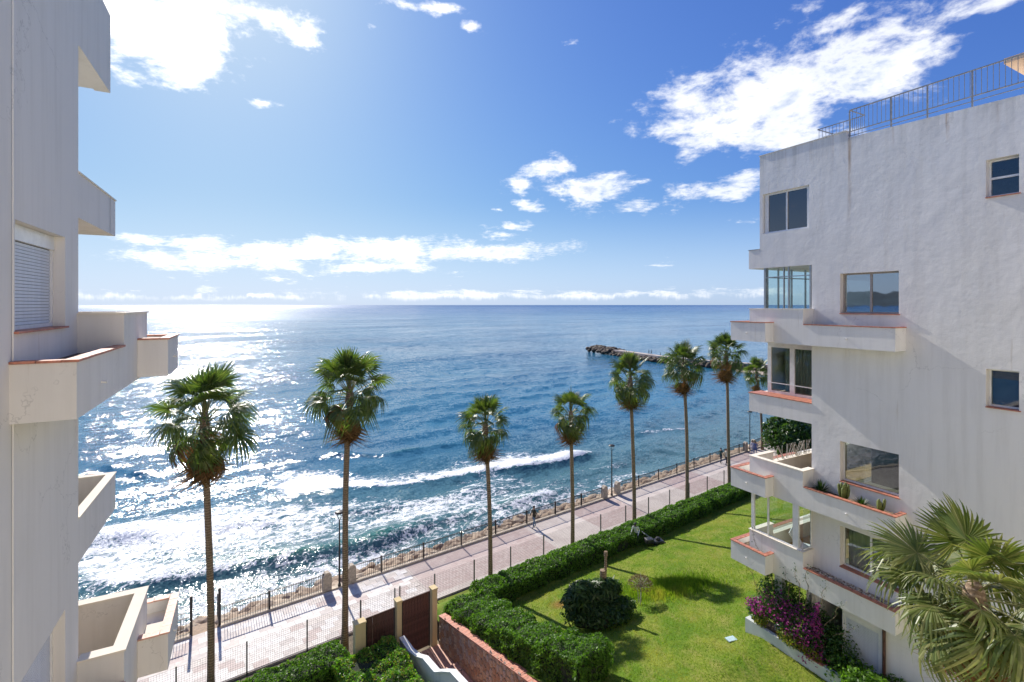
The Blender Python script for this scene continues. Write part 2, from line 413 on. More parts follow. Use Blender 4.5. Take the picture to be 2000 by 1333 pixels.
def bark():
    m_, t = new_mat('palm_bark'); co = obj_co(t)
    sp_ = t.add('ShaderNodeSeparateXYZ'); t.put(sp_.inputs[0], co)
    wob = t.noise(co, 3, 3, 0.6)
    ring = t.m('SINE', t.m('ADD', t.m('MULTIPLY', sp_.outputs[2], 55), t.m('MULTIPLY', wob, 9)))
    fib = t.noise(t.xyz(t.m('MULTIPLY', sp_.outputs[0], 14), t.m('MULTIPLY', sp_.outputs[1], 14), t.m('MULTIPLY', sp_.outputs[2], 1.2)), 2.5, 4, 0.7)
    c = t.mix(t.ss(ring, -0.2, 0.9), (0.22, 0.155, 0.10), (0.36, 0.27, 0.19))
    c = t.mix(t.ss(fib, 0.45, 0.7, 0, .7), c, (0.15, 0.105, 0.07))
    finish(m_, t, c, 0.9, t.bump(t.m('ADD', t.m('MULTIPLY', ring, 0.4), fib), 0.8, 0.02), spec=0.2); return m_
M['bark'] = bark()
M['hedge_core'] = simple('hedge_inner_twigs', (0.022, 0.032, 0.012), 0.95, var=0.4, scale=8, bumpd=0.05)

def rock_mat():
    m_, t = new_mat('riprap_rock'); co = obj_co(t)
    rnd = t.add('ShaderNodeObjectInfo').outputs['Random']
    isl = t.add('ShaderNodeNewGeometry').outputs['Random Per Island']
    rr = t.m('FRACT', t.m('ADD', rnd, isl))
    c = t.ramp(rr, [(0, (0.30, 0.21, 0.14)), (0.35, (0.42, 0.31, 0.21)), (0.7, (0.55, 0.45, 0.33)), (1, (0.50, 0.36, 0.24))])
    n = t.noise(co, 5, 6, 0.65)
    c = t.mix(t.ss(n, 0.4, 0.7, 0, 0.6), c, (0.22, 0.16, 0.11))
    finish(m_, t, c, 0.85, t.bump(n, 0.8, 0.06)); return m_
M['rock'] = rock_mat()
M['rock_dark'] = simple('breakwater_rock', (0.085, 0.06, 0.04), 0.85, var=0.5, scale=0.6, bumpd=0.1)

# ------------------------------------------------------------------ sea
def sea_pts(lst):
    a = [toqw(px_plane(x, y, 0.0)) for x, y in lst]
    a.sort(); return np.array([p[0] for p in a]), np.array([p[1] for p in a])
def axis(lo, hi, step, far, grow=1.12):
    a = list(np.arange(lo, hi + step / 2, step)); s = step; x = a[-1]
    while x < far: s *= grow; x += s; a.append(x)
    s = step; x = a[0]; pre = []
    return a
qa = axis(-45, 105, 0.5, 60000, 1.13)
s_, x_, pre = 0.5, -45, []
while x_ > -60000: s_ *= 1.13; x_ -= s_; pre.append(x_)
qa = np.array(pre[::-1] + qa)
wa = np.array(axis(30.0, 100.0, 0.4, 60000, 1.09))
Q, Wd = np.meshgrid(qa, wa, indexing='ij')
def fbm2(q, w, seed, scale):
    r = np.random.default_rng(seed); out_ = np.zeros_like(q); amp = 1.0
    for k in range(5):
        ang = r.uniform(0, 6.28, 5); ph = r.uniform(0, 6.28, 5); fr = scale * 1.9 ** k * r.uniform(0.7, 1.3, 5)
        for a, p, f in zip(ang, ph, fr):
            out_ += amp * np.sin((q * np.cos(a) + w * np.sin(a)) * f + p) / 5
        amp *= 0.55
    return out_
warpq = fbm2(Q, Wd, 3, 0.09)
fade = np.clip(1 - (Wd - 90) / 160, 0, 1) * np.clip(1 - (np.abs(Q - 30) - 70) / 120, 0, 1)
H = np.zeros_like(Q)
# swell trains running towards the shore
H += fade * 0.11 * np.sin((Wd + 0.18 * Q + 2.2 * warpq) * 2 * math.pi / 10.5)
H += fade * 0.07 * np.sin((Wd - 0.25 * Q + 1.6 * warpq) * 2 * math.pi / 6.1 + 1.0)
H += fade * 0.06 * fbm2(Q, Wd, 5, 0.9)
H += fade * 0.10 * fbm2(Q, Wd, 6, 0.25)
foam = np.zeros_like(Q)
CREST = [  # photo points of a breaking crest, height, half width, foam behind
 ([(560,970),(680,955),(800,948),(870,938),(950,925),(1040,914),(1080,908),(1150,890)], 0.6, 1.3, 9.5, 1.06),
 ([(158,1150),(300,1140),(420,1122),(500,1106),(640,1082),(740,1060)], 0.5, 1.0, 8.0, 1.05),
 ([(740,1060),(800,1040),(850,1022),(900,1010),(1000,990),(1090,962)], 0.5, 0.9, 4.0, 0.95),
 ([(480,912),(560,900),(640,890),(750,892),(800,885),(900,868),(1000,850)], 0.45, 1.6, 2.0, 0.42),
 ([(158,1060),(300,1045),(430,1032),(500,1025)], 0.5, 1.2, 5.0, 1.0),
 ([(850,980),(950,962),(1050,950),(1150,925),(1230,905)], 0.3, 1.0, 3.0, 0.55),
 ([(600,1010),(700,1000),(800,985),(900,965),(960,950)], 0.25, 0.8, 2.2, 0.85),
 ([(900,1040),(980,1015),(1060,990),(1140,962)], 0.25, 0.7, 1.6, 0.85),
 ([(1240,848),(1300,840),(1340,838)], 0.3, 1.0, 1.2, 0.7),
 ([(158,905),(260,925),(330,930)], 0.3, 1.4, 1.0, 0.3),
]
for pts, hh, hw, fb, fd in CREST:
    cq, cw = sea_pts(pts)
    line = np.interp(Q, cq, cw) + 0.35 * warpq
    env = np.clip((Q - cq[0] + 3) / 5, 0, 1) * np.clip((cq[-1] + 3 - Q) / 5, 0, 1)
    env = env * env * (3 - 2 * env)
    d = Wd - line                     # > 0 : seaward of the crest
    prof = np.where(d > 0, np.exp(-(d / (hw * 2.2)) ** 2), np.exp(-(d / (hw * 0.8)) ** 2))
    brk = np.clip(0.75 + 0.5 * fbm2(Q, Wd, 41, 0.28), 0.25, 1.3)
    H += env * hh * prof * brk
    mod = 0.72 + 0.42 * fbm2(Q, Wd, 17, 0.2)
    f_ = np.where(d > -0.3, np.clip(1 - d / (fb * (0.75 + 0.5 * fbm2(Q, Wd, 43, 0.35))), 0, 1) ** 0.5, np.exp(-((d + 0.3) / 0.4) ** 2))
    foam = np.maximum(foam, env * f_ * fd * mod)
# lacy surf zone
sz_q, sz_w = sea_pts([(158, 1035), (300, 1000), (470, 978), (600, 985), (700, 975), (850, 965), (960, 925), (1080, 940), (1180, 920), (1260, 915), (1400, 880)])
edge = np.interp(Q, sz_q, sz_w) + 1.2 * warpq
surf = np.clip((edge - Wd) / 4 + 0.5, 0, 1)
patch = 0.45 + 0.28 * fbm2(Q * 0.5, Wd * 1.4, 23, 0.35)
left = np.clip((22 - Q) / 25, 0, 1) + 0.7 * np.exp(-((Q - 24) / 12) ** 2)
foam = np.maximum(foam, surf * (patch + 0.12 * left))
shore = np.clip((38.5 - Wd) / 3.0, 0, 1)
foam = np.maximum(foam, shore * (0.55 + 0.25 * fbm2(Q, Wd, 29, 0.4)) * np.clip((80 - Q) / 20, 0.3, 1))
H += 0.05 * foam * fbm2(Q, Wd, 31, 1.6)
X = p_ax.x * Q + n_ax.x * Wd; Y = p_ax.y * Q + n_ax.y * Wd
nq, nw = Q.shape
V = np.stack([X, Y, H], -1).reshape(-1, 3)
idx = np.arange(nq * nw).reshape(nq, nw)
Fc = np.stack([idx[:-1, :-1], idx[1:, :-1], idx[1:, 1:], idx[:-1, 1:]], -1).reshape(-1, 4)

def sea_mat():
    m_, t = new_mat('sea_water')
    geo = t.add('ShaderNodeNewGeometry'); pos = geo.outputs['Position']
    at = t.add('ShaderNodeAttribute', attribute_name='foam').outputs['Fac']
    dst = t.add('ShaderNodeAttribute', attribute_name='shore_dist').outputs['Fac']
    rot = t.add('ShaderNodeVectorRotate', rotation_type='Z_AXIS'); t.put(rot.inputs['Vector'], pos); rot.inputs['Angle'].default_value = -RP
    P = rot.outputs[0]                                   # x along the shore, y seaward
    flat = t.vm('MULTIPLY', P, (1, 1, 0))
    st1 = t.vm('MULTIPLY', flat, (0.55, 1.0, 1))
    b1 = t.noise(st1, 0.42, 3, 0.5, 0.6)
    b2 = t.noise(st1, 1.5, 4, 0.6, 0.5)
    b3 = t.noise(flat, 5.0, 3, 0.6, 0.3)
    far = t.ss(dst, 60, 900)
    vfar = t.ss(dst, 300, 6000)
    b0 = t.noise(st1, 0.06, 4, 0.6, 0.4)
    h = t.m('ADD', t.m('MULTIPLY', b1, 0.5), t.m('ADD', t.m('MULTIPLY', b2, 0.25), t.m('MULTIPLY', b3, 0.05)))
    def slopes(vec, scale, detail, amp):
        c_ = t.noise(vec, scale, detail, 0.6, 0.35, color=True)
        return t.vm('MULTIPLY', t.vm('SUBTRACT', c_, (0.5, 0.5, 0.5)), (amp * .9, amp * 1.2, 0))
    s1 = slopes(st1, 0.34, 3, 0.5); s2 = slopes(st1, 1.3, 4, 0.95); s3 = slopes(flat, 5.0, 4, 1.5); s0 = slopes(t.vm('MULTIPLY', flat, (.4, 1.2, 1)), 0.02, 4, 0.55)
    calm = t.m('SUBTRACT', 1.0, t.m('MULTIPLY', t.ss(t.noise(t.vm('MULTIPLY', flat, (.35, 1.0, 1)), 0.012, 3, 0.6), 0.45, 0.7), 0.45))
    sl = t.vm('SCALE', t.vm('ADD', t.vm('ADD', s1, s2), t.vm('ADD', s3, s0)), scale=calm)
    rotb = t.add('ShaderNodeVectorRotate', rotation_type='Z_AXIS'); t.put(rotb.inputs['Vector'], sl); rotb.inputs['Angle'].default_value = RP
    nwat = t.vm('NORMALIZE', t.vm('ADD', geo.outputs['Normal'], t.vm('SCALE', rotb.outputs[0], scale=0.72)))
    # foam lace
    warp_ = t.vm('SUBTRACT', t.noise(flat, 0.9, 3, 0.6, color=True), (0.5, 0.5, 0.5))
    fp = t.vm('ADD', t.vm('MULTIPLY', flat, (0.8, 1.25, 1)), t.vm('SCALE', warp_, scale=1.3))
    v1 = t.add('ShaderNodeTexVoronoi', feature='DISTANCE_TO_EDGE'); t.put(v1.inputs['Vector'], fp); v1.inputs['Scale'].default_value = 1.15
    v2 = t.add('ShaderNodeTexVoronoi', feature='DISTANCE_TO_EDGE'); t.put(v2.inputs['Vector'], fp); v2.inputs['Scale'].default_value = 3.1
    n1 = t.noise(fp, 1.1, 6, 0.68, 0.6)
    n2 = t.noise(fp, 6.0, 4, 0.6, 0.4)
    lace = t.m('MAXIMUM', t.ss(v1.outputs[0], 0.16, 0.0), t.m('MULTIPLY', t.ss(v2.outputs[0], 0.2, 0.0), 0.7))
    pat = t.m('ADD', t.m('MULTIPLY', n1, 1.5), t.m('ADD', t.m('MULTIPLY', lace, 0.22), t.m('MULTIPLY', n2, 0.5)))  # ~0.6..1.6
    fm = t.ss(t.m('ADD', at, t.m('SUBTRACT', pat, 1.62)), -0.02, 0.22)
    fm = t.m('MULTIPLY', fm, t.ss(at, 0.02, 0.2))
    whitecap = t.ss(t.noise(st1, 0.11, 5, 0.72, 1.0), 0.735, 0.76)
    fm = t.m('MAXIMUM', fm, t.m('MULTIPLY', t.m('MULTIPLY', whitecap, 0.4), t.ss(dst, 5, 60)))
    n_ = t.bump(h, 0.6, 0.3, nwat)
    n_ = t.bump(t.m('ADD', t.m('MULTIPLY', n2, 1.0), t.m('MULTIPLY', fm, 0.6)), t.m('MULTIPLY', fm, 0.7), 0.12, n_)
    # body colour: sandy green in the shallows, deep blue outside
    sp_ = t.add('ShaderNodeSeparateXYZ'); t.put(sp_.inputs[0], P)
    shal = t.ss(dst, 32, 2)
    big = t.noise(st1, 0.02, 3, 0.6)
    deep = t.mix(t.ss(dst, 60, 1500), (0.02, 0.14, 0.23), (0.007, 0.085, 0.25))
    deep = t.mix(t.ss(big, 0.4, 0.65), deep, t.mix(0.5, deep, (0.004, 0.05, 0.13)))
    body = t.mix(shal, deep, (0.06, 0.14, 0.15))
    pz = t.add('ShaderNodeSeparateXYZ'); t.put(pz.inputs[0], pos)
    crest = t.m('MULTIPLY', t.ss(pz.outputs[2], 0.3, 0.8), t.ss(dst, 60, 20))
    body = t.mix(crest, body, (0.02, 0.14, 0.10))
    water = t.add('ShaderNodeBsdfPrincipled'); t.put(water.inputs['Base Color'], body)
    t.put(water.inputs['Roughness'], t.m('ADD', t.m('ADD', 0.10, t.m('MULTIPLY', far, 0.11)), t.m('MULTIPLY', vfar, 0.12)))
    t.put(water.inputs['IOR'], 1.33); t.put(water.inputs['Normal'], n_)
    t.put(water.inputs['Specular IOR Level'], 0.5)
    fo = t.add('ShaderNodeBsdfPrincipled'); t.put(fo.inputs['Base Color'], (0.80, 0.82, 0.83)); t.put(fo.inputs['Roughness'], 0.55); t.put(fo.inputs['Normal'], n_)
    mx = t.add('ShaderNodeMixShader'); t.put(mx.inputs[0], t.m('MULTIPLY', fm, 0.92)); t.l.new(water.outputs[0], mx.inputs[1]); t.l.new(fo.outputs[0], mx.inputs[2])
    o = t.add('ShaderNodeOutputMaterial'); t.l.new(mx.outputs[0], o.inputs[0]); return m_
sea = np_mesh('sea', V, Fc, sea_mat(), smooth=True)
tag(sea, kind='structure')
for nm, arr in (('foam', foam), ('shore_dist', Wd - 36.0)):
    at = sea.data.attributes.new(nm, 'FLOAT', 'POINT'); at.data.foreach_set('value', arr.astype(np.float32).ravel())

# distant coast hills on the left and behind (seen only in window reflections)
def ridge(name, az0, az1, dist, hmax, mat):
    n = 120; v = []; f = []
    for i in range(n):
        a = math.radians(az0 + (az1 - az0) * i / (n - 1))
        h = hmax * (0.45 + 0.55 * mnoise.noise(Vector((i * 0.09, 3.1, 0)))) * math.sin(math.pi * i / (n - 1)) ** 0.5
        for k, (dd, hh) in enumerate(((0, 0), (0.08, 0.45), (0.16, 1.0), (0.4, 0.6), (0.6, 0))):
            r = dist * (1 + dd); hz_ = max(0, h * hh * (0.9 + 0.3 * mnoise.noise(Vector((i * 0.3, k, 1)))))
            v.append((r * math.sin(a), r * math.cos(a), hz_ - 0.5))
    for i in range(n - 1):
        for k in range(4):
            a = i * 5 + k; f.append((a, a + 5, a + 6, a + 1))
    return tag(mesh_from(name, v, f, mat, smooth=True), kind='structure')
M['hill'] = simple('far_hill', (0.055, 0.085, 0.10), 0.95, var=0.3, scale=0.002)
ridge('coast_hills', -150, -62, 6500, 420, M['hill'])

# ------------------------------------------------------------------ land
def lawn_z(w):
    if w >= 24.6: return max(2.52, 3.3 - (w - 24.6) * 0.9)
    if w >= 22.3: return 3.3
    z = 3.3 + 0.276 * (22.3 - w)
    return min(z, 6.7) if w > 8 else 6.7
def lawn_h(q, w):
    z = lawn_z(w)
    return z + 0.10 * mnoise.noise(Vector((q * 0.22, w * 0.22, 0))) + 0.03 * mnoise.noise(Vector((q * 0.9, w * 0.9, 4)))
def px_lawn(x, y):
    z = 4.5
    for _ in range(12):
        P = px_plane(x, y, z); q, w = toqw(P); z = 0.5 * z + 0.5 * lawn_z(w)
    P.z = lawn_h(q, w); return P, q, w

def lawn_mat():
    m_, t = new_mat('lawn_turf'); co = t.add('ShaderNodeNewGeometry').outputs['Position']
    n = t.noise(co, 0.5, 5, 0.6, 0.4); f_ = t.noise(co, 9, 5, 0.7); s = t.noise(t.vm('MULTIPLY', co, (1.4, 0.6, 1)), 1.6, 4, 0.6)
    c = t.mix(t.ss(n, 0.38, 0.62), (0.10, 0.18, 0.015), (0.20, 0.24, 0.035))
    c = t.mix(t.ss(s, 0.45, 0.7, 0, 0.6), c, (0.26, 0.24, 0.07))
    c = t.mix(t.ss(f_, 0.45, 0.7, 0, 0.6), c, (0.06, 0.11, 0.012))
    bd = t.vm('DISTANCE', t.vm('MULTIPLY', co, (1, 1, 0)), BARE)
    c = t.mix(t.m('MULTIPLY', t.ss(t.m('ADD', bd, t.m('MULTIPLY', n, 1.2)), 1.5, 0.6), 0.7), c, (0.28, 0.14, 0.05))
    finish(m_, t, c, 0.95, t.bump(f_, 0.9, 0.05), spec=0.15); return m_
_b = px_lawn(1095, 1182)[0]; BARE = (_b.x, _b.y, 0)
M['lawn'] = lawn_mat()
M['grass_blade'] = leaf_mat('grass_blade', [(0.10, 0.19, 0.015), (0.15, 0.25, 0.02), (0.24, 0.28, 0.04), (0.12, 0.24, 0.02)], 0.55, 0.6, 0.2, (1.5, 1.6, 0.6), patch=(.30, .27, .07))
qs = np.arange(12.15, 72, 0.5); ws = np.arange(-2.0, 26.31, 0.4)
v = []; f = []
for i, q in enumerate(qs):
    for j, w in enumerate(ws):
        P = QW(q, w); v.append((P.x, P.y, lawn_h(q, w)))
n2 = len(ws)
for i in range(len(qs) - 1):
    for j in range(n2 - 1):
        a = i * n2 + j; f.append((a, a + n2, a + n2 + 1, a + 1))
tag(mesh_from('lawn', v, f, M['lawn'], smooth=True), kind='structure')
def sheet(name, q0, q1, w0, w1, z, mat, nq_=2, nw_=2):
    v = []; f = []
    for i in range(nq_):
        for j in range(nw_):
            P = QW(q0 + (q1 - q0) * i / (nq_ - 1), w0 + (w1 - w0) * j / (nw_ - 1)); v.append((P.x, P.y, z))
    for i in range(nq_ - 1):
        for j in range(nw_ - 1):
            a = i * nw_ + j; f.append((a, a + nw_, a + nw_ + 1, a + 1))
    return tag(mesh_from(name, v, f, mat), kind='structure')
M['earth'] = simple('dry_earth', (0.20, 0.16, 0.10), 0.95, var=0.3, scale=1.0, bumpd=0.03)
sheet('ground', -900, 900, -900, 26.35, 2.40, M['earth'])
sheet('lower_garden', -14, 8.7, 12, 24.5, 2.55, M['lawn'])

def prom_mat():
    """pink brick bays between pale bands, in promenade coordinates (object space)"""
    m_, t = new_mat('promenade_paving'); co = obj_co(t)
    sp_ = t.add('ShaderNodeSeparateXYZ'); t.put(sp_.inputs[0], co)
    br = t.add('ShaderNodeTexBrick'); t.put(br.inputs['Vector'], t.vm('MULTIPLY', co, (1, 1, 0)))
    br.inputs['Scale'].default_value = 1.0; br.inputs['Brick Width'].default_value = 0.42; br.inputs['Row Height'].default_value = 0.21
    br.inputs['Mortar Size'].default_value = 0.012
    for k, c in (('Color1', (0.42, 0.31, 0.275, 1)), ('Color2', (0.50, 0.40, 0.355, 1)), ('Mortar', (0.34, 0.27, 0.25, 1))): br.inputs[k].default_value = c
    n = t.noise(co, 0.7, 5, 0.6); g = t.noise(co, 12, 4, 0.6)
    pale = t.mix(t.ss(n, 0.4, 0.65), (0.56, 0.49, 0.43), (0.49, 0.42, 0.37))
    ph = t.m('FRACT', t.m('DIVIDE', sp_.outputs[0], 12.0))
    bay = t.m('MULTIPLY', t.ss(ph, 0.36, 0.365), t.ss(ph, 0.80, 0.795))
    bay = t.m('MULTIPLY', t.m('MULTIPLY', bay, t.ss(sp_.outputs[1], 26.75, 26.76)), t.ss(sp_.outputs[0], 13.6, 13.62))
    bay = t.m('MAXIMUM', bay, t.m('MULTIPLY', t.ss(sp_.outputs[0], 13.6, 13.62), t.m('MULTIPLY', t.ss(sp_.outputs[0], 23.5, 23.48), t.ss(sp_.outputs[1], 26.75, 26.76))))
    c = t.mix(bay, pale, br.outputs['Color'])
    joint = t.m('MAXIMUM', t.ss(t.m('ABSOLUTE', t.m('SUBTRACT', sp_.outputs[1], 29.65)), 0.03, 0.02), t.ss(t.m('ABSOLUTE', t.m('SUBTRACT', t.m('FRACT', t.m('DIVIDE', sp_.outputs[0], 3.0)), 0.5)), 0.008, 0.006))
    c = t.mix(t.m('MULTIPLY', joint, 0.45), c, (0.28, 0.22, 0.19))
    c = t.mix(t.ss(n, 0.5, 0.75, 0, 0.35), c, (0.40, 0.33, 0.28))
    c = t.mix(t.ss(g, 0.55, 0.8, 0, 0.25), c, (0.33, 0.28, 0.25))
    finish(m_, t, c, 0.75, t.bump(t.m('ADD', g, t.m('MULTIPLY', joint, -1)), 0.5, 0.01)); return m_
M['prom'] = prom_mat()
prom = empty('promenade', (0, 0, 0), RP, kind='structure')
b = MB(); b.box(-60, 140, 26.3, 30.78, 2.2, 2.5); b.build('paving', M['prom'], prom)
# pale slabs that can be told apart, near end
def slab_mat(nm, c): return simple(nm, c, 0.7, var=0.10, scale=3, bumpd=0.004)
SL = [slab_mat('slab_white', (0.66, 0.61, 0.56)), slab_mat('slab_pink', (0.50, 0.40, 0.36)), slab_mat('slab_beige', (0.60, 0.53, 0.47)), slab_mat('slab_grey', (0.52, 0.46, 0.42)), slab_mat('slab_pale', (0.70, 0.66, 0.62))]
smesh = []
for sm in SL:
    mb = MB(); mb.box(-0.335, 0.335, -0.225, 0.225, 0, 0.022)
    o = mb.build('paving_slab', sm, prom, bevel=0); smesh.append(o.data); C.objects.unlink(o); bpy.data.objects.remove(o)
cnt = 0
for j in range(10):
    for i in range(27):
        q = -4.6 + i * 0.68 + (0.34 if j % 2 else 0); w = 26.58 + j * 0.456
        if w > 30.75 or q > 13.3: continue
        o = bpy.data.objects.new('paving_slab', smesh[random.choices(range(5), [4, 2, 3, 2, 4])[0]])
        C.objects.link(o); o.parent = prom; o.location = (q, w, 2.5 + random.uniform(-0.004, 0.003)); cnt += 1
        if cnt >= 295: break
    if cnt >= 295: break
# curb / sea wall
sw = empty('sea_wall', (0, 0, 0), RP, kind='structure')
mb = MB(); mb.box(-60, 1.6, 30.78, 31.12, -0.5, 2.60); mb.box(2.9, 140, 30.78, 31.12, -0.5, 2.60); mb.box(1.6, 2.9, 30.78, 31.12, -0.5, 2.30)
mb.build('curb', M['sandstone'], sw)

# ------------------------------------------------------------------ rocks
def rock_mesh(name, seed, mat):
    bm = bmesh.new(); bmesh.ops.create_icosphere(bm, subdivisions=2, radius=0.5)
    r = random.Random(seed); sx, sy, sz = r.uniform(0.8, 1.3), r.uniform(0.7, 1.1), r.uniform(0.55, 0.8)
    planes = [Vector((r.uniform(-1, 1), r.uniform(-1, 1), r.uniform(-1, 1))).normalized() for _ in range(7)]
    for v_ in bm.verts:
        c = v_.co.copy()
        for pl in planes:
            d = c.dot(pl); lim = 0.36
            if d > lim: c -= pl * (d - lim) * 0.9
        c *= 1 + 0.18 * mnoise.noise(c * 3 + Vector((seed, 0, 0)))
        v_.co = Vector((c.x * sx, c.y * sy, c.z * sz))
    me = bpy.data.meshes.new(name); bm.to_mesh(me); bm.free(); me.materials.append(mat); return me
rocks = [rock_mesh('rock', k, M['rock']) for k in range(6)]
emb = empty('rock_embankment', (0, 0, 0), RP, kind='structure')
mb = MB()
for q0 in range(-60, 140, 4):
    mb.quad((q0, 31.1, 1.9), (q0 + 4, 31.1, 1.9), (q0 + 4, 36.8, -0.6), (q0, 36.8, -0.6))
mb.build('rubble_bed', M['soil'], emb)
lst = []
rr_ = random.Random(5)
q = -7.0
while q < 92:
    for k in range(7):
        w = 31.45 + k * 0.8 + rr_.uniform(-0.3, 0.3); qq = q + rr_.uniform(-0.35, 0.35)
        if 1.4 < qq < 3.1 and w < 35: continue
        s = rr_.uniform(0.7, 1.35)
        lst.append((qq, w, 2.1 - (w - 31.3) * 0.43 + rr_.uniform(-0.12, 0.18), s, rr_.uniform(0, 6.28), rr_.randrange(6), rr_.uniform(-.4, .4)))
    q += 0.85
near = [r for r in lst if r[0] < 28][:298]; restr = lst[len(near):]
near = lst[:298]; restr = lst[298:]
for (qq, w, z, s, a, k, tl) in near:
    o = bpy.data.objects.new('rock', rocks[k]); C.objects.link(o); o.parent = emb
    o.location = (qq, w, z); o.scale = (s, s, s); o.rotation_euler = (tl, tl * 0.7, a)
VV = []; FF = []; off = 0
rv = [(np.array([tuple(v_.co) for v_ in m_.vertices]), np.array([tuple(p.vertices) for p in m_.polygons])) for m_ in rocks]
for (qq, w, z, s, a, k, tl) in restr:
    R = np.array(Matrix.Rotation(a, 3, 'Z') @ Matrix.Rotation(tl, 3, 'X'))
    vv, ff = rv[k]; VV.append((vv * s) @ R.T + np.array([qq, w, z])); FF.append(ff + off); off += len(vv)
o = np_mesh('far_rocks', np.concatenate(VV), np.concatenate(FF), M['rock'], emb); o['kind'] = 'stuff'

# breakwater
tip = px_plane(1150, 690, 0.0); mid = px_plane(1290, 712, 0.0); root = px_plane(1520, 728, 0.0)
bw = empty('breakwater', (0, 0, 0), 0, 'long dark rock breakwater with a pale path reaching into the sea', 'breakwater')
path = [px_plane(1160, 682, 0.8), px_plane(1215, 691, 0.8), px_plane(1290, 702, 0.8), px_plane(1400, 713, 0.8), px_plane(1530, 722, 0.8)]
def poly_pt(t):
    t = max(0, min(0.9999, t)) * (len(path) - 1); i = int(t); return path[i].lerp(path[i + 1], t - i)
VV = []; FF = []; off = 0
vv, ff = rv[0]
for k in range(1500):
    t = rr_.random(); P = poly_pt(t); d = (poly_pt(t + 0.01) - poly_pt(t - 0.01)); nn = Vector((d.y, -d.x, 0)).normalized()
    wd = 4.2 if t < .2 else 3.2
    s_off = rr_.uniform(-wd, wd); z = 1.3 * (1 - abs(s_off) / (wd + 0.6)) + rr_.uniform(-0.3, 0.4)
    if t > 0.22 and abs(s_off) < 1.4: continue
    if t < .2: z += .7
    vv, ff = rv[k % 6]; s = rr_.uniform(1.1, 2.3)
    R = np.array(Matrix.Rotation(rr_.uniform(0, 6.3), 3, 'Z') @ Matrix.Rotation(rr_.uniform(-0.6, 0.6), 3, 'X'))
    c = P + nn * s_off; VV.append((vv * s) @ R.T + np.array([c.x, c.y, z])); FF.append(ff + off); off += len(vv)
o = np_mesh('boulder_mass', np.concatenate(VV), np.concatenate(FF), M['rock_dark'], bw); o['kind'] = 'stuff'
mb = MB(); prev = None
for k in range(25):
    t = 0.2 + 0.8 * k / 24; P = poly_pt(t); d = poly_pt(t + 0.01) - poly_pt(t - 0.01); nn = Vector((d.y, -d.x, 0)).normalized()
    a = P + nn * 1.3; c = P - nn * 1.3
    cur = [(a.x, a.y, 2.0), (c.x, c.y, 2.0), (a.x, a.y, -1), (c.x, c.y, -1)]
    if prev:
        mb.quad(prev[0], cur[0], cur[1], prev[1]); mb.quad(prev[2], cur[2], cur[0], prev[0]); mb.quad(prev[1], cur[1], cur[3], prev[3])
    prev = cur
M['conc_path'] = simple('pale_concrete', (0.50, 0.42, 0.36), 0.85, var=0.1)
mb.build('walkway', M['conc_path'], bw)
# beach beyond
M['sand'] = simple('beach_sand', (0.46, 0.38, 0.29), 0.9, var=0.12, scale=0.3)
bp = [px_plane(x, y, 0.0) for x, y in ((1425, 716), (1500, 714), (1700, 704), (1900, 700), (1900, 760), (1560, 745), (1440, 727))]
v = [(p.x, p.y, 0.25) for p in bp] + [(p.x, p.y, -0.6) for p in bp]
n = len(bp); tag(mesh_from('beach', v, [tuple(range(n))] + [(i, (i + 1) % n, (i + 1) % n + n, i + n) for i in range(n)], M['sand']), kind='structure')

# ------------------------------------------------------------------ seafront railing
sr = empty('seafront_railing', (*QW(12, 30.95), 2.6), RP, 'long dark iron seafront railing along the promenade edge above the rocks', 'railing')
OQ, OW = 12, 30.95
posts = [-7.4, -4.4, -1.4, 5.35, 8.35, 10.05] + [12 + 3 * k for k in range(7)] + [34.6 + 3 * k for k in range(8)] + [58.8 + 3 * k for k in range(7)]
mb = MB(); mb.box(-0.045, 0.045, -0.045, 0.045, -0.1, 1.05); pm = mb.build('post', M['iron'], sr, bevel=0.008)
pm.location = (posts[0] - OQ, 0, 0)
for q in posts[1:]:
    o = copy_obj(pm, sr); o.location = (q - OQ, 0, 0)
runs = [(-7.4, 1.5), (3.0, 8.3), (10.1, 32.6), (34.65, 56.8), (58.85, 76.8)]
bars = []
for a, b_ in runs:
    k = int((b_ - a) / 0.125)
    for i in range(1, k): bars.append(a + (b_ - a) * i / k)
    mb = MB(); mb.box(a - OQ, b_ - OQ, -0.022, 0.022, 0.93, 0.965); mb.build('top_rail', M['iron'], sr)
    mb = MB(); mb.box(a - OQ, b_ - OQ, -0.015, 0.015, 0.08, 0.105); mb.build('bottom_rail', M['iron'], sr)
mb = MB(); mb.box(-0.011, 0.011, -0.011, 0.011, 0.0, 1.0); bm_ = mb.build('baluster', M['iron'], sr); bm_.location = (bars[0] - OQ, 0, 0)
for q in bars[1:290]:
    o = copy_obj(bm_, sr); o.location = (q - OQ, 0, 0)
mb = MB()
for q in bars[290:]: mb.box(q - OQ - 0.011, q - OQ + 0.011, -0.011, 0.011, 0, 1.0)
o = mb.build('distant_balusters', M['iron'], sr); o['kind'] = 'stuff'

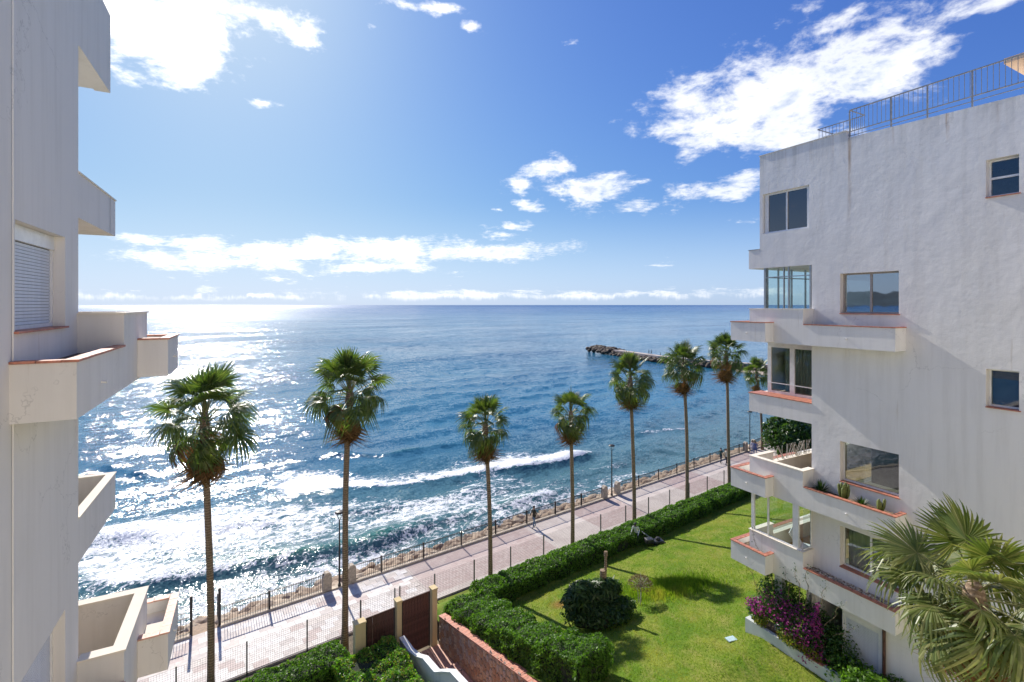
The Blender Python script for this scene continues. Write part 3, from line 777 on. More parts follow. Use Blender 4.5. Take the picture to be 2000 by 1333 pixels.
# stone pillars with pointed tops, in pairs round the street lamps
def pillar(q, label, w=30.95):
    t = empty('stone_pillar', (*QW(q, w), 2.5), RP, label, 'pillar', 'pale stone pillars in the seafront railing')
    mb = MB(); mb.box(-0.26, 0.26, -0.17, 0.17, 0, 0.98); mb.build('shaft', M['stone_post'], t, bevel=0.02)
    v = [(-0.26, -0.17, 0.985), (0.26, -0.17, 0.985), (0.26, 0.17, 0.985), (-0.26, 0.17, 0.985), (-0.1, -0.17, 1.18), (0.1, -0.17, 1.18), (0.1, 0.17, 1.18), (-0.1, 0.17, 1.18)]
    mesh_from('gabled_top', v, [(0, 3, 2, 1), (4, 5, 6, 7), (0, 1, 5, 4), (1, 2, 6, 5), (2, 3, 7, 6), (3, 0, 4, 7)], M['stone_post'], t)
pillar(8.55, 'beige stone pillar left of the nearest street lamp, beside the second palm trunk')
pillar(10.05, 'beige stone pillar half hidden behind the second palm trunk from the left')
pillar(32.9, 'stone pillar on the left of the middle street lamp')
pillar(34.6, 'stone pillar on the right of the middle street lamp')
pillar(57.0, 'small far stone pillar on the left of the farthest street lamp')
pillar(58.8, 'small far stone pillar on the right of the farthest street lamp')

def lamp(q, label):
    t = empty('street_lamp', (*QW(q, 30.9), 2.5), RP, label, 'street lamp', 'slim dark street lamps along the promenade')
    mb = MB(); mb.tube([(0, 0, 0), (0, 0, 0.25)], 0.1, 10); mb.build('base', M['iron'], t)
    mb = MB(); mb.tube([(0, 0, 0.2), (0, 0, 2.0), (0, 0, 4.2)], [0.065, 0.05, 0.04], 10); mb.build('pole', M['iron'], t)
    mb = MB()
    for k in range(4):
        a = math.pi / 4 + k * math.pi / 2
        mb.tube([(0.03 * math.cos(a), 0.03 * math.sin(a), 4.18), (0.24 * math.cos(a), 0.24 * math.sin(a), 4.62)], 0.012, 6)
    mb.build('lantern_bracket', M['iron'], t)
    mb = MB(); mb.lathe([(0.04, 4.2), (0.2, 4.58), (0.19, 4.6)], 12); mb.build('lantern_glass', M['glass_clear'], t, smooth=False)
    mb = MB(); mb.lathe([(0.27, 4.62), (0.29, 4.66), (0.22, 4.72), (0.05, 4.76)], 16); mb.build('lantern_cap', M['iron'], t)
lamp(9.3, 'nearest dark street lamp standing just left of the second palm trunk')
lamp(33.8, 'middle street lamp standing between the fourth and fifth palms')
lamp(57.9, 'farthest street lamp, half hidden by the white building on the right')

# beach access: open gate leaves, deck and steps
bg_ = empty('beach_gate', (*QW(2.25, 31.0), 2.5), RP, 'open dark metal gate with tall posts at the gap leading down to the shore', 'gate')
for sx in (-.65, .65):
    mb = MB(); mb.box(sx - 0.06, sx + 0.06, -0.06, 0.06, -0.1, 2.1); mb.build('gate_post', M['iron'], bg_)
    mb = MB(); s = 1 if sx < 0 else -1
    for k in range(9):
        y = 0.06 + k * 0.125; mb.box(sx + s * .02 - 0.01, sx + s * .02 + 0.01, y, y + 0.02, 0.1, 1.7 - 0.05 * k)
    mb.box(sx + s * .02 - 0.015, sx + s * .02 + 0.015, 0.05, 1.12, 0.1, 0.16); mb.box(sx + s * .02 - 0.015, sx + s * .02 + 0.015, 0.05, 1.12, 0.62, 0.66)
    o = mb.build('gate_leaf', M['iron'], bg_); o['kind'] = 'stuff'
M['deck'] = simple('deck_planks', (0.36, 0.25, 0.16), 0.8, var=0.2, scale=5, bumpd=0.01)
st_ = empty('shore_steps', (0, 0, 0), RP, 'timber steps and deck going down from the promenade gap to the shore', 'steps')
for k in range(12):
    mb = MB(); mb.box(1.65, 2.85, 31.12 + k * 0.3, 31.4 + k * 0.3, 2.28 - k * 0.13, 2.34 - k * 0.13); mb.build('tread', M['deck'], st_)
sh = empty('shore_deck_railing', (*QW(-2, 33.2), 1.6), RP, 'thin metal railing of a lower landing by the shore, seen past the left balconies', 'railing')
mb = MB()
for k in range(40): mb.box(-3 + k * 0.16, -2.985 + k * 0.16, 0, 0.015, 0, 1.05)
mb.box(-3, 3.4, -0.02, 0.03, 1.03, 1.07); mb.box(-3, 3.4, -0.01, 0.02, 0.1, 0.13)
o = mb.build('bars', M['iron'], sh); o['kind'] = 'stuff'

# ------------------------------------------------------------------ garden wire fence
gf = empty('garden_fence', (*QW(12, 26.32), 2.5), RP, 'thin green wire mesh fence between the promenade and the gardens', 'fence')
fq = [-4.8, -2.0, 0.8, 3.58, 6.3, 9.05, 11.0, 11.3, 13.5] + [16.25 + 2.83 * k for k in range(14)]
mb = MB(); mb.box(-0.03, 0.03, -0.03, 0.03, -0.1, 1.52); fpz = mb.build('fence_post', M['green_iron'], gf); fpz.location = (fq[0] - 12, 0, 0)
for q in fq[1:]:
    o = copy_obj(fpz, gf); o.location = (q - 12, 0, 0)
mb = MB()
for k in range(int((53 + 5) / 0.10)):
    q = -4.8 + k * 0.10 - 12; mb.box(q - 0.003, q + 0.003, -0.003, 0.003, 0.03, 1.45)
for k in range(15):
    z = 0.05 + k * 0.1; mb.box(-16.8, 41.2, 0.0035, 0.0095, z - 0.003, z + 0.003)
o = mb.build('wire_mesh', M['green_iron'], gf); o['kind'] = 'stuff'

# ------------------------------------------------------------------ gates, steps and stone wall
def pier(q, label, zt=3.0, wd=0.26):
    t = empty('gate_pier', (*QW(q, 23.0), 2.4), RP, label, 'pillar', 'yellow rendered piers beside the wooden gates')
    mb = MB(); mb.box(-wd / 2, wd / 2, -0.16, 0.16, 0, zt - 0.06); mb.build('shaft', M['yellow_wall'], t)
    mb = MB(); mb.box(-wd / 2 - 0.03, wd / 2 + 0.03, -0.2, 0.2, zt - 0.06, zt + 0.02); mb.build('cap', M['yellow_wall'], t, bevel=0.01)
pier(7.85, 'yellow rendered pier on the far left of the two wooden gates', 2.65, 0.5)
pier(9.78, 'yellow rendered pier standing between the two wooden gates')
pier(11.72, 'yellow rendered pier right of the wooden gates, where the stone wall starts', 2.95, 0.28)
def gate(q0, q1, label, n, zt):
    t = empty('wooden_gate', (*QW((q0 + q1) / 2, 23.0), 2.45), RP, label, 'gate'); hw = (q1 - q0) / 2
    mb = MB(); mb.box(-hw, hw, -0.05, 0.0, zt, zt + 0.07); mb.build('top_rail', M['wood_gate'], t)
    mb = MB(); mb.box(-hw, -hw + 0.06, -0.06, 0.02, 0, zt); mb.box(hw - 0.06, hw, -0.06, 0.02, 0, zt); mb.build('frame', M['iron'], t)
    x0, x1 = -hw + 0.065, hw - 0.065; bw_ = (x1 - x0) / n
    mb = MB(); mb.box(0, bw_ - 0.007, -0.035, 0.0, 0.03, zt - 0.01); first = mb.build('board', M['wood_gate'], t, bevel=0.006); first.location = (x0, 0, 0)
    for k in range(1, n):
        o = copy_obj(first, t); o.location = (x0 + k * bw_, random.uniform(-0.006, 0.006), 0)
    mb = MB(); mb.tube([(hw - 0.18, -0.05, 1.0), (hw - 0.18, -0.11, 1.0), (hw - 0.28, -0.11, 1.0)], 0.012, 6); mb.build('handle', M['iron'], t)
gate(8.15, 9.6, 'dark brown wooden gate panel, the left one of the pair by the promenade', 10, 2.6)
gate(9.95, 11.5, 'dark brown wooden gate, the right one at the foot of the garden steps', 9, 2.75)

# stone retaining wall with proud irregular stones
def cop_z(w): return 3.9 + 0.165 * (22.8 - w)
rw = empty('stone_retaining_wall', (*QW(11.95, 18), 0), RP, 'brown stone retaining wall with a terracotta coping beside the garden steps', 'wall')
v = []; f = []
wl = np.linspace(22.8, 8.0, 16)
for w in wl:
    for (qq, zz) in ((0, 2.0), (0, cop_z(w)), (0.32, cop_z(w)), (0.32, 2.0)): v.append((qq, w - 18, zz))
for i in range(15):
    for k in range(3): a = i * 4 + k; f.append((a, a + 1, a + 5, a + 4))
M['mortar'] = simple('wall_mortar', (0.36, 0.27, 0.19), 0.95, var=0.2, scale=6, bumpd=0.02)
mesh_from('wall_core', v, f, M['mortar'], rw)
def stone_w(nm, c): return simple(nm, c, 0.85, var=0.25, scale=7, bumpd=0.012)
SM = [stone_w('wall_stone_brown', (0.33, 0.225, 0.145)), stone_w('wall_stone_tan', (0.46, 0.35, 0.24)), stone_w('wall_stone_grey', (0.40, 0.34, 0.28)), stone_w('wall_stone_rust', (0.38, 0.24, 0.15))]
stm = []
for k in range(12):
    r = random.Random(100 + k); n = r.choice((5, 6, 7)); pts = []
    for i in range(n):
        a = 2 * math.pi * i / n + r.uniform(-0.2, 0.2); rad = r.uniform(0.42, 0.52); pts.append((math.cos(a) * rad, math.sin(a) * rad))
    v = [(0.0, x, y) for x, y in pts] + [(-0.035, x * 0.88, y * 0.88) for x, y in pts]
    f = [tuple(range(n, 2 * n))] + [(i, (i + 1) % n, (i + 1) % n + n, i + n) for i in range(n)]
    o = mesh_from('stone', v, f, SM[k % 4]); stm.append(o.data); bpy.data.objects.remove(o)
cnt = 0
w = 22.65; col = 0
while w > 13.2 and cnt < 299:
    bot = step_b = 2.45 + max(0, (21.0 - w)) * 0.2
    z = bot + (0.17 if col % 2 else 0.0) + 0.05
    while z < cop_z(w) - 0.12 and cnt < 299:
        o = bpy.data.objects.new('stone', stm[random.randrange(12)]); C.objects.link(o); o.parent = rw
        hgt = random.uniform(0.32, 0.42)
        o.location = (-0.004, w - 18 + random.uniform(-0.02, 0.02), z + hgt / 2 - 0.06); o.scale = (random.uniform(0.6, 1.3), 0.285, hgt * 0.98)
        o.rotation_euler = (random.uniform(-0.15, 0.15), 0, 0); z += hgt * 0.93; cnt += 1
    w -= 0.262; col += 1
ang = math.atan(0.165)
mb = MB(); mb.box(-0.06, 0.36, -0.145, 0.145, 0, 0.045); ct = mb.build('coping_tile', M['tile'], rw, bevel=0.006)
k = 0; w = 22.6
while w > 9:
    o = ct if k == 0 else copy_obj(ct, rw)
    o.location = (0, w - 18, cop_z(w) + 0.004 + random.uniform(-0.004, 0.004)); o.rotation_euler = (-ang, 0, random.uniform(-0.02, 0.02)); w -= 0.30; k += 1

# terracotta steps and landings
gs = empty('garden_steps', (*QW(10.8, 18), 0), RP, 'terracotta garden steps and landings climbing away from the wooden gate', 'steps')
segs = []; w = 22.85; z = 2.42
for n_steps, land in ((1, 1.9), (3, 1.5), (3, 1.6), (3, 1.4), (3, 1.4)):
    segs.append((w, w - land, z)); w -= land
    for _ in range(n_steps): z += 0.17; segs.append((w, w - 0.3, z)); w -= 0.3
for (w1, w0, z_) in segs:
    mb = MB(); mb.box(-0.98, 1.14, w0 - 18, w1 - 18, 2.0, z_); mb.build('step' if w1 - w0 < 0.5 else 'landing', M['tile_pale'], gs, bevel=0.008)
# stepped white parapet
wp = empty('white_stair_parapet', (*QW(9.8, 18), 0), RP, 'white rendered parapet with a wavy stepped top beside the garden steps', 'wall')
prof = [(22.6, 3.75), (21.6, 3.72), (21.2, 3.6 + .05), (20.3, 3.95), (19.7, 4.05), (19.2, 4.1), (18.3, 4.75), (17.6, 4.85), (17.2, 4.95), (16.2, 5.55), (15.5, 5.65), (14.0, 6.4), (10, 7.4)]
prof = [(22.6, 3.72), (21.5, 3.70), (20.8, 3.86), (20.0, 4.22), (18.9, 4.28), (18.2, 4.72), (17.5, 5.12), (16.3, 5.2), (15.6, 5.7), (14.8, 6.1), (12, 6.6)]
v = []; f = []
for w, z in prof:
    for dq, zz in ((-0.1, 2.0), (-0.1, z), (0.1, z), (0.1, 2.0)): v.append((dq, w - 18, zz))
for i in range(len(prof) - 1):
    for k in range(4): a = i * 4 + k; b_ = i * 4 + (k + 1) % 4; f.append((a, b_, b_ + 4, a + 4))
f.append((0, 3, 2, 1)); f.append(tuple(4 * (len(prof) - 1) + k for k in (0, 1, 2, 3)))
mesh_from('parapet_wall', v, f, M['plaster_trim'], wp)
v = []; f = []
for w, z in prof:
    for dq, zz in ((-0.14, z + .004), (-0.14, z + 0.07), (0.14, z + 0.07), (0.14, z + .004)): v.append((dq, w - 18, zz))
for i in range(len(prof) - 1):
    for k in range(4): a = i * 4 + k; b_ = i * 4 + (k + 1) % 4; f.append((a, b_, b_ + 4, a + 4))
f.append((0, 3, 2, 1)); f.append(tuple(4 * (len(prof) - 1) + k for k in (0, 1, 2, 3)))
mesh_from('coping', v, f, M['white_paint'], wp)
for (w1, w0, zz0, zz1) in ((21.0, 20.2, 3.3, 3.75), (18.2, 17.2, 4.0, 4.8)):
    mb = MB(); q0 = 0.22
    mb.tube([(q0, w1 - 18, zz0), (q0, w1 - 18, zz0 + 0.5), (q0, w0 - 18, zz1 + 0.5), (q0, w0 - 18, zz1)], 0.016, 6); mb.build('handrail', M['iron'], wp)

# ------------------------------------------------------------------ apartment buildings
VM = 16.18         # mirror sum: the left block is the right one mirrored
ZU = [1.53 - 3.03 * k for k in range(5)]
def grid_wall(parent, name, mat, ucuts, zcuts, holes, v0, v1, mirror, topf=None):
    """one slab in the plane v = const with rectangular openings; returns the object"""
    us = sorted(set(ucuts + [h[0] for h in holes] + [h[1] for h in holes])); zs = sorted(set(zcuts + [h[2] for h in holes] + [h[3] for h in holes]))
    def solid(i, j):
        if not (0 <= i < len(us) - 1 and 0 <= j < len(zs) - 1): return False
        uc = (us[i] + us[i + 1]) / 2; zc_ = (zs[j] + zs[j + 1]) / 2
        if uc > 11.17 and zc_ < 1.53: return False
        return not any(h[0] < uc < h[1] and h[2] < zc_ < h[3] for h in holes)
    vid = {}; v = []; f = []
    def vt(i, j, s):
        k = (i, j, s)
        if k not in vid:
            z = zs[j]
            if topf and j == len(zs) - 1: z = topf(us[i])
            vid[k] = len(v); v.append((v0 if s == 0 else v1, us[i], z + CAMZ))
        return vid[k]
    for i in range(len(us) - 1):
        for j in range(len(zs) - 1):
            if not solid(i, j): continue
            f.append((vt(i, j, 0), vt(i, j + 1, 0), vt(i + 1, j + 1, 0), vt(i + 1, j, 0)))
            f.append((vt(i, j, 1), vt(i + 1, j, 1), vt(i + 1, j + 1, 1), vt(i, j + 1, 1)))
            if not solid(i - 1, j): f.append((vt(i, j, 0), vt(i, j, 1), vt(i, j + 1, 1), vt(i, j + 1, 0)))
            if not solid(i + 1, j): f.append((vt(i + 1, j, 0), vt(i + 1, j + 1, 0), vt(i + 1, j + 1, 1), vt(i + 1, j, 1)))
            if not solid(i, j - 1): f.append((vt(i, j, 0), vt(i + 1, j, 0), vt(i + 1, j, 1), vt(i, j, 1)))
            if not solid(i, j + 1): f.append((vt(i, j + 1, 0), vt(i, j + 1, 1), vt(i + 1, j + 1, 1), vt(i + 1, j + 1, 0)))
    if mirror: v = [(VM - a, b, c) for a, b, c in v]; f = [tuple(reversed(q)) for q in f]
    return mesh_from(name, v, f, mat, parent)

tile_cache = {}
def coping_tiles(parent, v0, v1, u0, u1, z, mat, mir, along):
    """row of coping tiles filling a strip; along = 'u' or 'v'"""
    L = (u1 - u0) if along == 'u' else (v1 - v0); n = max(1, round(L / 0.29)); s = L / n
    for k in range(n):
        if along == 'u': a = (v0 + v1) / 2, u0 + (k + .5) * s; dims = (round(v1 - v0, 3), round(s - 0.008, 3))
        else: a = v0 + (k + .5) * s, (u0 + u1) / 2; dims = (round(s - 0.008, 3), round(u1 - u0, 3))
        key = (dims, mat.name)
        if key not in tile_cache:
            mb = MB(); mb.box(-dims[0] / 2, dims[0] / 2, -dims[1] / 2, dims[1] / 2, 0, 0.032); o = mb.build('coping_tile', mat); tile_cache[key] = o.data; bpy.data.objects.remove(o)
        o = bpy.data.objects.new('coping_tile', tile_cache[key]); C.objects.link(o); o.parent = parent
        x = VM - a[0] if mir else a[0]
        o.location = (x, a[1], z + CAMZ + random.uniform(0, 0.004)); o.rotation_euler = (0, 0, random.uniform(-0.008, 0.008))

def balcony(parent, zu, mir, P, CP, TI, near_tiles=True, soil='soil'):
    ue = 8.38 if mir else 8.13
    m_ = VM if mir else None; z0, zt = zu + CAMZ, zu + 1.36 + CAMZ
    mb = MB(); mb.box(18.2, 18.36, 11.11, 13.33, z0, zt - .03); mb.box(18.36, 18.85, 11.11, 11.27, z0, zt - .03)
    mb.build('balcony_parapet', P, parent, mirror=m_)
    mb = MB(); mb.box(18.362, 19.5, 13.17, 13.332, z0, zt - .03); mb.box(19.5, 29.9, 13.17, 13.332, z0, z0 + 0.9); mb.build('seaward_parapet', P, parent, mirror=m_)
    mb = MB(); mb.box(18.17, 18.39, 11.08, 13.36, zt - .03, zt); mb.box(18.39, 18.85, 11.08, 11.3, zt - .03, zt); mb.box(18.39, 19.53, 13.14, 13.36, zt - .03, zt)
    mb.box(19.53, 29.9, 13.14, 13.36, z0 + .9, z0 + .93); mb.build('parapet_cap', CP, parent, mirror=m_)
    mb = MB(); mb.box(18.365, 29.9, 11.275, 13.165, z0 + 0.003, z0 + 0.28); mb.build('balcony_floor', M['terrace_floor'], parent, mirror=m_)
    # long planter below the window
    mb = MB(); zp = z0 + 0.75
    mb.box(18.2, 18.3, ue, 11.108, z0 + .001, zp); mb.box(18.3, 18.85, ue, ue + .1, z0 + .001, zp); mb.box(18.3, 18.85, ue + .1, 11.108, z0 + .001, z0 + 0.15)
    mb.build('planter_box', P, parent, mirror=m_)
    mb = MB(); mb.box(18.302, 18.848, ue + .102, 11.106, z0 + 0.16, z0 + 0.66); mb.build('planter_soil', M[soil], parent, mirror=m_)
    coping_tiles(parent, 18.17, 18.34, ue - .03, 11.08, zp - CAMZ + .002, TI, mir, 'u'); coping_tiles(parent, 18.345, 18.85, ue - .03, ue + .13, zp - CAMZ + .002, TI, mir, 'v')
    # corner box
    zb = z0 + 0.04; zq = z0 + 0.79
    mb = MB(); mb.box(17.69, 17.79, 12.28, 13.83, zb, zq); mb.box(17.79, 18.198, 12.28, 12.38, zb, zq); mb.box(17.79, 29.9, 13.73, 13.83, zb, zq)
    mb.box(17.79, 18.198, 12.38, 13.73, zb, zb + .15); mb.box(18.198, 29.9, 13.334, 13.73, zb, zb + .15); mb.build('corner_planter', P, parent, mirror=m_)
    mb = MB(); mb.box(17.792, 18.196, 12.382, 13.728, zb + .16, zb + 0.5); mb.box(18.196, 22.0, 13.336, 13.728, zb + .16, zb + 0.5); mb.build('planter_soil', M[soil] if soil != 'soil' else M['cream'], parent, mirror=m_)
    coping_tiles(parent, 17.66, 17.83, 12.25, 13.86, zq - CAMZ + .002, TI, mir, 'u'); coping_tiles(parent, 17.835, 18.195, 12.25, 12.42, zq - CAMZ + .002, TI, mir, 'v')
    coping_tiles(parent, 17.835, 22.0, 13.69, 13.86, zq - CAMZ + .002, TI, mir, 'v')
    for (vv_, uu, zz) in ((18.2, 9.6, z0 + 0.33), (17.69, 13.1, z0 + 0.38)):
        mb = MB(); mb.tube([(vv_ + 0.02, uu, zz), (vv_ - 0.07, uu, zz - 0.01)], 0.022, 8); mb.build('drain_spout', M['plaster_trim'], parent, mirror=m_)

def window(parent, u0, u1, z0, z1, mir, kind, frame='white_paint', sill=True, vin=0.2):
    """kind: shutter / one / two / hung ; opening in the wall plane v = 18.85"""
    m_ = VM if mir else None; a, b_ = z0 + CAMZ, z1 + CAMZ; v = 18.85 + vin
    w = MB(); fw = 0.055
    w.box(v, v + .06, u0 + .005, u1 - .005, a + .03, a + fw + .03); w.box(v, v + .06, u0 + .005, u1 - .005, b_ - fw, b_ - .004)
    w.box(v, v + .06, u0 + .005, u0 + fw, a + fw + .03, b_ - fw); w.box(v, v + .06, u1 - fw, u1 - .005, a + fw + .03, b_ - fw)
    if kind == 'shutter': w.box(v - .02, v + .1, u0 + .006, u1 - .006, b_ - .22, b_ - .006)
    fr = w.build('window', M[frame], parent, mirror=m_)
    if sill:
        s = MB(); s.box(18.80, v, u0 - 0.04, u1 + 0.04 if False else u1 + 0.0, a, a + .028); s.build('sill', M['tile'], fr, mirror=m_)
    if kind == 'shutter':
        n = int((b_ - .22 - a - .09) / 0.048); s = MB(); s.box(0, .014, u0 + fw, u1 - fw, 0, 0.043)
        base = s.build('slat', M['shutter'], fr, bevel=0.004)
        for k in range(n):
            o = base if k == 0 else copy_obj(base, fr)
            o.location = ((VM - v - .034 if mir else v + .02), 0, a + .09 + k * 0.048)
        g = MB(); g.box(v + .036, v + .04, u0 + fw, u1 - fw, a + .08, b_ - .2); g.build('backing', M['black'], fr, mirror=m_)
        return fr
    gm = 'glass_mirror' if kind in ('two', 'two_dark') else 'glass'
    if kind in ('two', 'two_curtain', 'two_dark'):
        mid_ = (u0 + u1) / 2; s = MB()
        s.box(v - .01, v + .05, mid_ - .03, mid_ + .03, a + fw + .03, b_ - fw); s.build('mullion', M[frame], fr, mirror=m_)
        for (x0, x1) in ((u0 + fw, mid_ - .03), (mid_ + .03, u1 - fw)):
            g = MB(); g.box(v + .02, v + .03, x0, x1, a + fw + .03, b_ - fw); g.build('pane', M[gm], fr, mirror=m_)
    elif kind == 'hung':
        mid_ = (a + b_) / 2 + .02; s = MB(); s.box(v - .01, v + .05, u0 + fw, u1 - fw, mid_ - .03, mid_ + .03); s.build('meeting_rail', M[frame], fr, mirror=m_)
        for (x0, x1) in ((a + fw + .03, mid_ - .03), (mid_ + .03, b_ - fw)):
            g = MB(); g.box(v + .02, v + .03, u0 + fw, u1 - fw, x0, x1); g.build('pane', M['glass'], fr, mirror=m_)
    else:
        g = MB(); g.box(v + .02, v + .03, u0 + fw, u1 - fw, a + fw + .03, b_ - fw); g.build('pane', M['glass'], fr, mirror=m_)
    return fr
def curtain(parent, u0, u1, z0, z1, v, mat=None):
    n = int((u1 - u0) / 0.03); vs = []; f = []
    for i in range(n + 1):
        u = u0 + (u1 - u0) * i / n; d = 0.035 * math.sin(i * 1.5) + 0.02 * math.sin(i * 0.53 + 1)
        vs += [(v + d, u, z0 + CAMZ), (v + d * 0.7, u, z1 + CAMZ)]
        if i: a = 2 * i; f.append((a - 2, a, a + 1, a - 1))
    return mesh_from('curtain', vs, f, mat or M['curtain'], parent, smooth=True)

def block(mir, label, pmat, tmat):
    vm_ = VM if mir else None
    base = empty('apartment_building', (0, 0, 0), R28, label, 'building')
    wins = [(8.32, 10.15, ZU[1] + 1.17, ZU[1] + 2.63), (8.32, 10.15, ZU[3] + 1.17, ZU[3] + 2.63), (8.32, 10.15, ZU[4] + 1.12, ZU[4] + 2.6)]
    if mir: wins = [(8.55, 10.48, ZU[1] + 1.13, ZU[1] + 2.6), (8.55, 10.48, ZU[3] + 1.13, ZU[3] + 2.6), (8.55, 10.48, ZU[4] + 1.13, ZU[4] + 2.6)]
    holes = list(wins)
    if not mir: holes += [(5.45, 6.15, 3.09, 4.2), (5.45, 6.15, -2.97, -1.85), (8.87, 10.04, -13.2, -11.07), (10.07, 11.169, -13.4, -10.6)]
    if mir: holes.append((11.17, 13.4, 2.36, 4.56))
    else: holes.append((11.27, 13.2, 2.95, 4.6))
    def topf(u):
        if u > 9.95: return 6.22
        return 5.98 - (9.9 - max(u, -2)) * 0.035
    grid_wall(base, 'wall', pmat, [-4.0, 2.0, 9.9, 9.96, 11.17, 13.33], [-13.6 if not mir else -17.6, 1.53, 5.6], holes, 18.85, 19.12, mir, topf)
    # side walls, floors and roof of the block
    mb = MB()
    zb = CAMZ - (13.6 if not mir else 17.6)
    mb.box(19.12, 30, -4, -3.75, zb, CAMZ + 5.5); mb.box(29.7, 30, -3.75, 11.17, zb, CAMZ + 5.5); mb.build('rear_wall', pmat, base, mirror=vm_)
    for k in range(5):
        z = ZU[k] + CAMZ
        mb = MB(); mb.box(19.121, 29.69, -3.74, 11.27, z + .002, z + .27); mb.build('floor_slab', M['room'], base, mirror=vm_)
    mb = MB(); mb.box(19.121, 29.69, -3.74, 13.32, CAMZ + (4.565 if mir else 4.62), CAMZ + 5.2); mb.box(19.121, 29.69, 13.02, 13.32, CAMZ + 5.2, CAMZ + 6.2); mb.build('roof_slab', pmat, base, mirror=vm_)
    mb = MB(); mb.box(19.121, 29.69, 11.0, 11.2, zb, zb + 2.6)
    for k in range(5):
        z = ZU[k] + CAMZ; hi = (z + 3.03 if k else CAMZ + 4.6)
        mb.box(19.121, 20.2, 10.95, 11.17, z + .28, hi); mb.box(20.2, 29.6, 10.95, 11.17, z + 2.5, hi); mb.box(24.5, 25.2, 10.95, 11.17, z + .28, z + 2.5)
    mb.build('seaward_wall', pmat, base, mirror=vm_)
    for k in range(5):
        z = ZU[k] + CAMZ
        mb = MB(); mb.box(20.21, 24.49, 11.02, 11.06, z + .29, z + 2.49); mb.build('balcony_door', M['glass'], base, mirror=vm_)
    # inner partitions keep the rooms dark
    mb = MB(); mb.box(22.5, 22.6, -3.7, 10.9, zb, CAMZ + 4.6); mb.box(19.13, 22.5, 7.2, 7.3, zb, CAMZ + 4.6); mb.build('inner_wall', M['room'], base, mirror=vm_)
    return base, wins

# --- right block
RB, wins = block(False, 'white plastered apartment block on the right with planter balconies and a roof railing', M['plaster'], M['tile'])
for k, soil in ((1, 'soil'), (3, 'soil'), (4, 'gravel')):
    if soil == 'gravel' and 'gravel' not in M: M['gravel'] = simple('planter_gravel', (0.34, 0.27, 0.20), 0.9, var=0.6, scale=14, bumpd=0.03)
    balcony(RB, ZU[k], False, M['plaster_trim'], M['cream'] if k > 1 else M['plaster_trim'], M['tile'], soil=soil)
window(RB, *wins[0], False, 'two', 'brown_frame')
window(RB, *wins[1], False, 'one')
window(RB, *wins[2], False, 'two_curtain')
curtain(RB, 8.95, 10.1, wins[2][2], wins[2][3], 19.3)
window(RB, 5.45, 6.15, 3.09, 4.2, False, 'hung')
window(RB, 5.45, 6.15, -2.97, -1.85, False, 'one')
M['blue_blind'] = simple('blue_roller_blind', (0.02, 0.07, 0.22), 0.7, var=0.05)
mb = MB(); mb.box(19.25, 19.26, 5.5, 6.12, -2.9 + CAMZ, -1.9 + CAMZ); mb.build('blind', M['blue_blind'], RB)
# top floor corner window, flush with the wall
fr = MB(); a, b_ = 2.95 + CAMZ, 4.6 + CAMZ; v0 = 18.97
fr.box(v0, v0 + .07, 11.275, 13.33, a, a + .07); fr.box(v0, v0 + .07, 11.275, 13.33, b_ - .07, b_ - .003); fr.box(v0, v0 + .07, 11.275, 11.42, a + .07, b_ - .07); fr.box(v0, v0 + .07, 13.02, 13.18, a + .07, b_ - .07)
wA = fr.build('corner_window', M['white_paint'], RB)
mb = MB(); mb.box(18.86, 19.0, 13.2, 13.33, a, b_); mb.build('corner_post', M['plaster_trim'], wA)
mb = MB(); mb.box(v0 - .01, v0 + .06, 12.2, 12.26, a + .07, b_ - .07); mb.build('mullion', M['white_paint'], wA)
M['glass_smoke'] = glass_mat('smoked_glass', (0.20, 0.19, 0.19), 0.20, .02, (.78, .66, .60))
for x0, x1 in ((11.42, 12.2), (12.26, 13.02)):
    mb = MB(); mb.box(v0 + .03, v0 + .04, x0, x1, a + .07, b_ - .07); mb.build('pane', M['glass_smoke'], wA)
mb = MB(); mb.box(19.121, 24, 13.05, 13.12, a, b_); mb.build('seaward_glazing', M['glass_smoke'], RB)
mb = MB(); mb.box(19.121, 29.6, 13.03, 13.33, 1.53 + CAMZ, a - .003); mb.build('seaward_spandrel', M['plaster_trim'], RB)
mb = MB(); mb.box(19.121, 29.6, 11.28, 13.02, 1.54 + CAMZ, 1.8 + CAMZ); mb.build('bay_floor', M['plaster_trim'], RB)
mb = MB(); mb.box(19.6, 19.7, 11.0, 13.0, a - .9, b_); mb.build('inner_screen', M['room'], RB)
# projecting corner box of the top floor
mb = MB(); mb.box(18.86, 29.6, 13.335, 13.85, 1.535 + CAMZ, 2.32 + CAMZ); mb.build('corner_planter', M['plaster_trim'], RB)
mb = MB(); mb.box(18.84, 29.6, 13.335, 13.88, 2.325 + CAMZ, 2.35 + CAMZ); mb.build('box_cap', M['grey_alu'], RB)
# second floor from top: glazed corner (clear)
zB = ZU[1] + CAMZ
def glazing(z0, z1, vf, us_posts, transom, name, mat, base_z=None, ps=.05):
    g = MB()
    for u, w_ in us_posts: g.box(vf, vf + .06, u - w_ / 2, u + w_ / 2, z0, z1)
    for z in transom: g.box(vf + .005, vf + .055, 11.3, us_posts[-1][0], z, z + .035)
    o = g.build(name, M[mat], RB)
    p_ = MB(); p_.box(vf + .03, vf + .036, 11.3, us_posts[-1][0], z0, z1); p_.build('pane', M['glass_clear'], o)
    return o
glazing(zB + .3, zB + 3.02, 18.87, [(11.24, .06), (12.1, .05), (12.3, .04), (13.12, .08)], [zB + 2.62, zB + .3], 'balcony_glazing', 'grey_alu')
g = MB()
for v_, w_ in ((18.98, .05), (19.7, .05), (20.6, .06), (21.6, .05), (22.6, .05)): g.box(v_, v_ + w_, 13.06, 13.12, zB + .9, zB + 3.02)
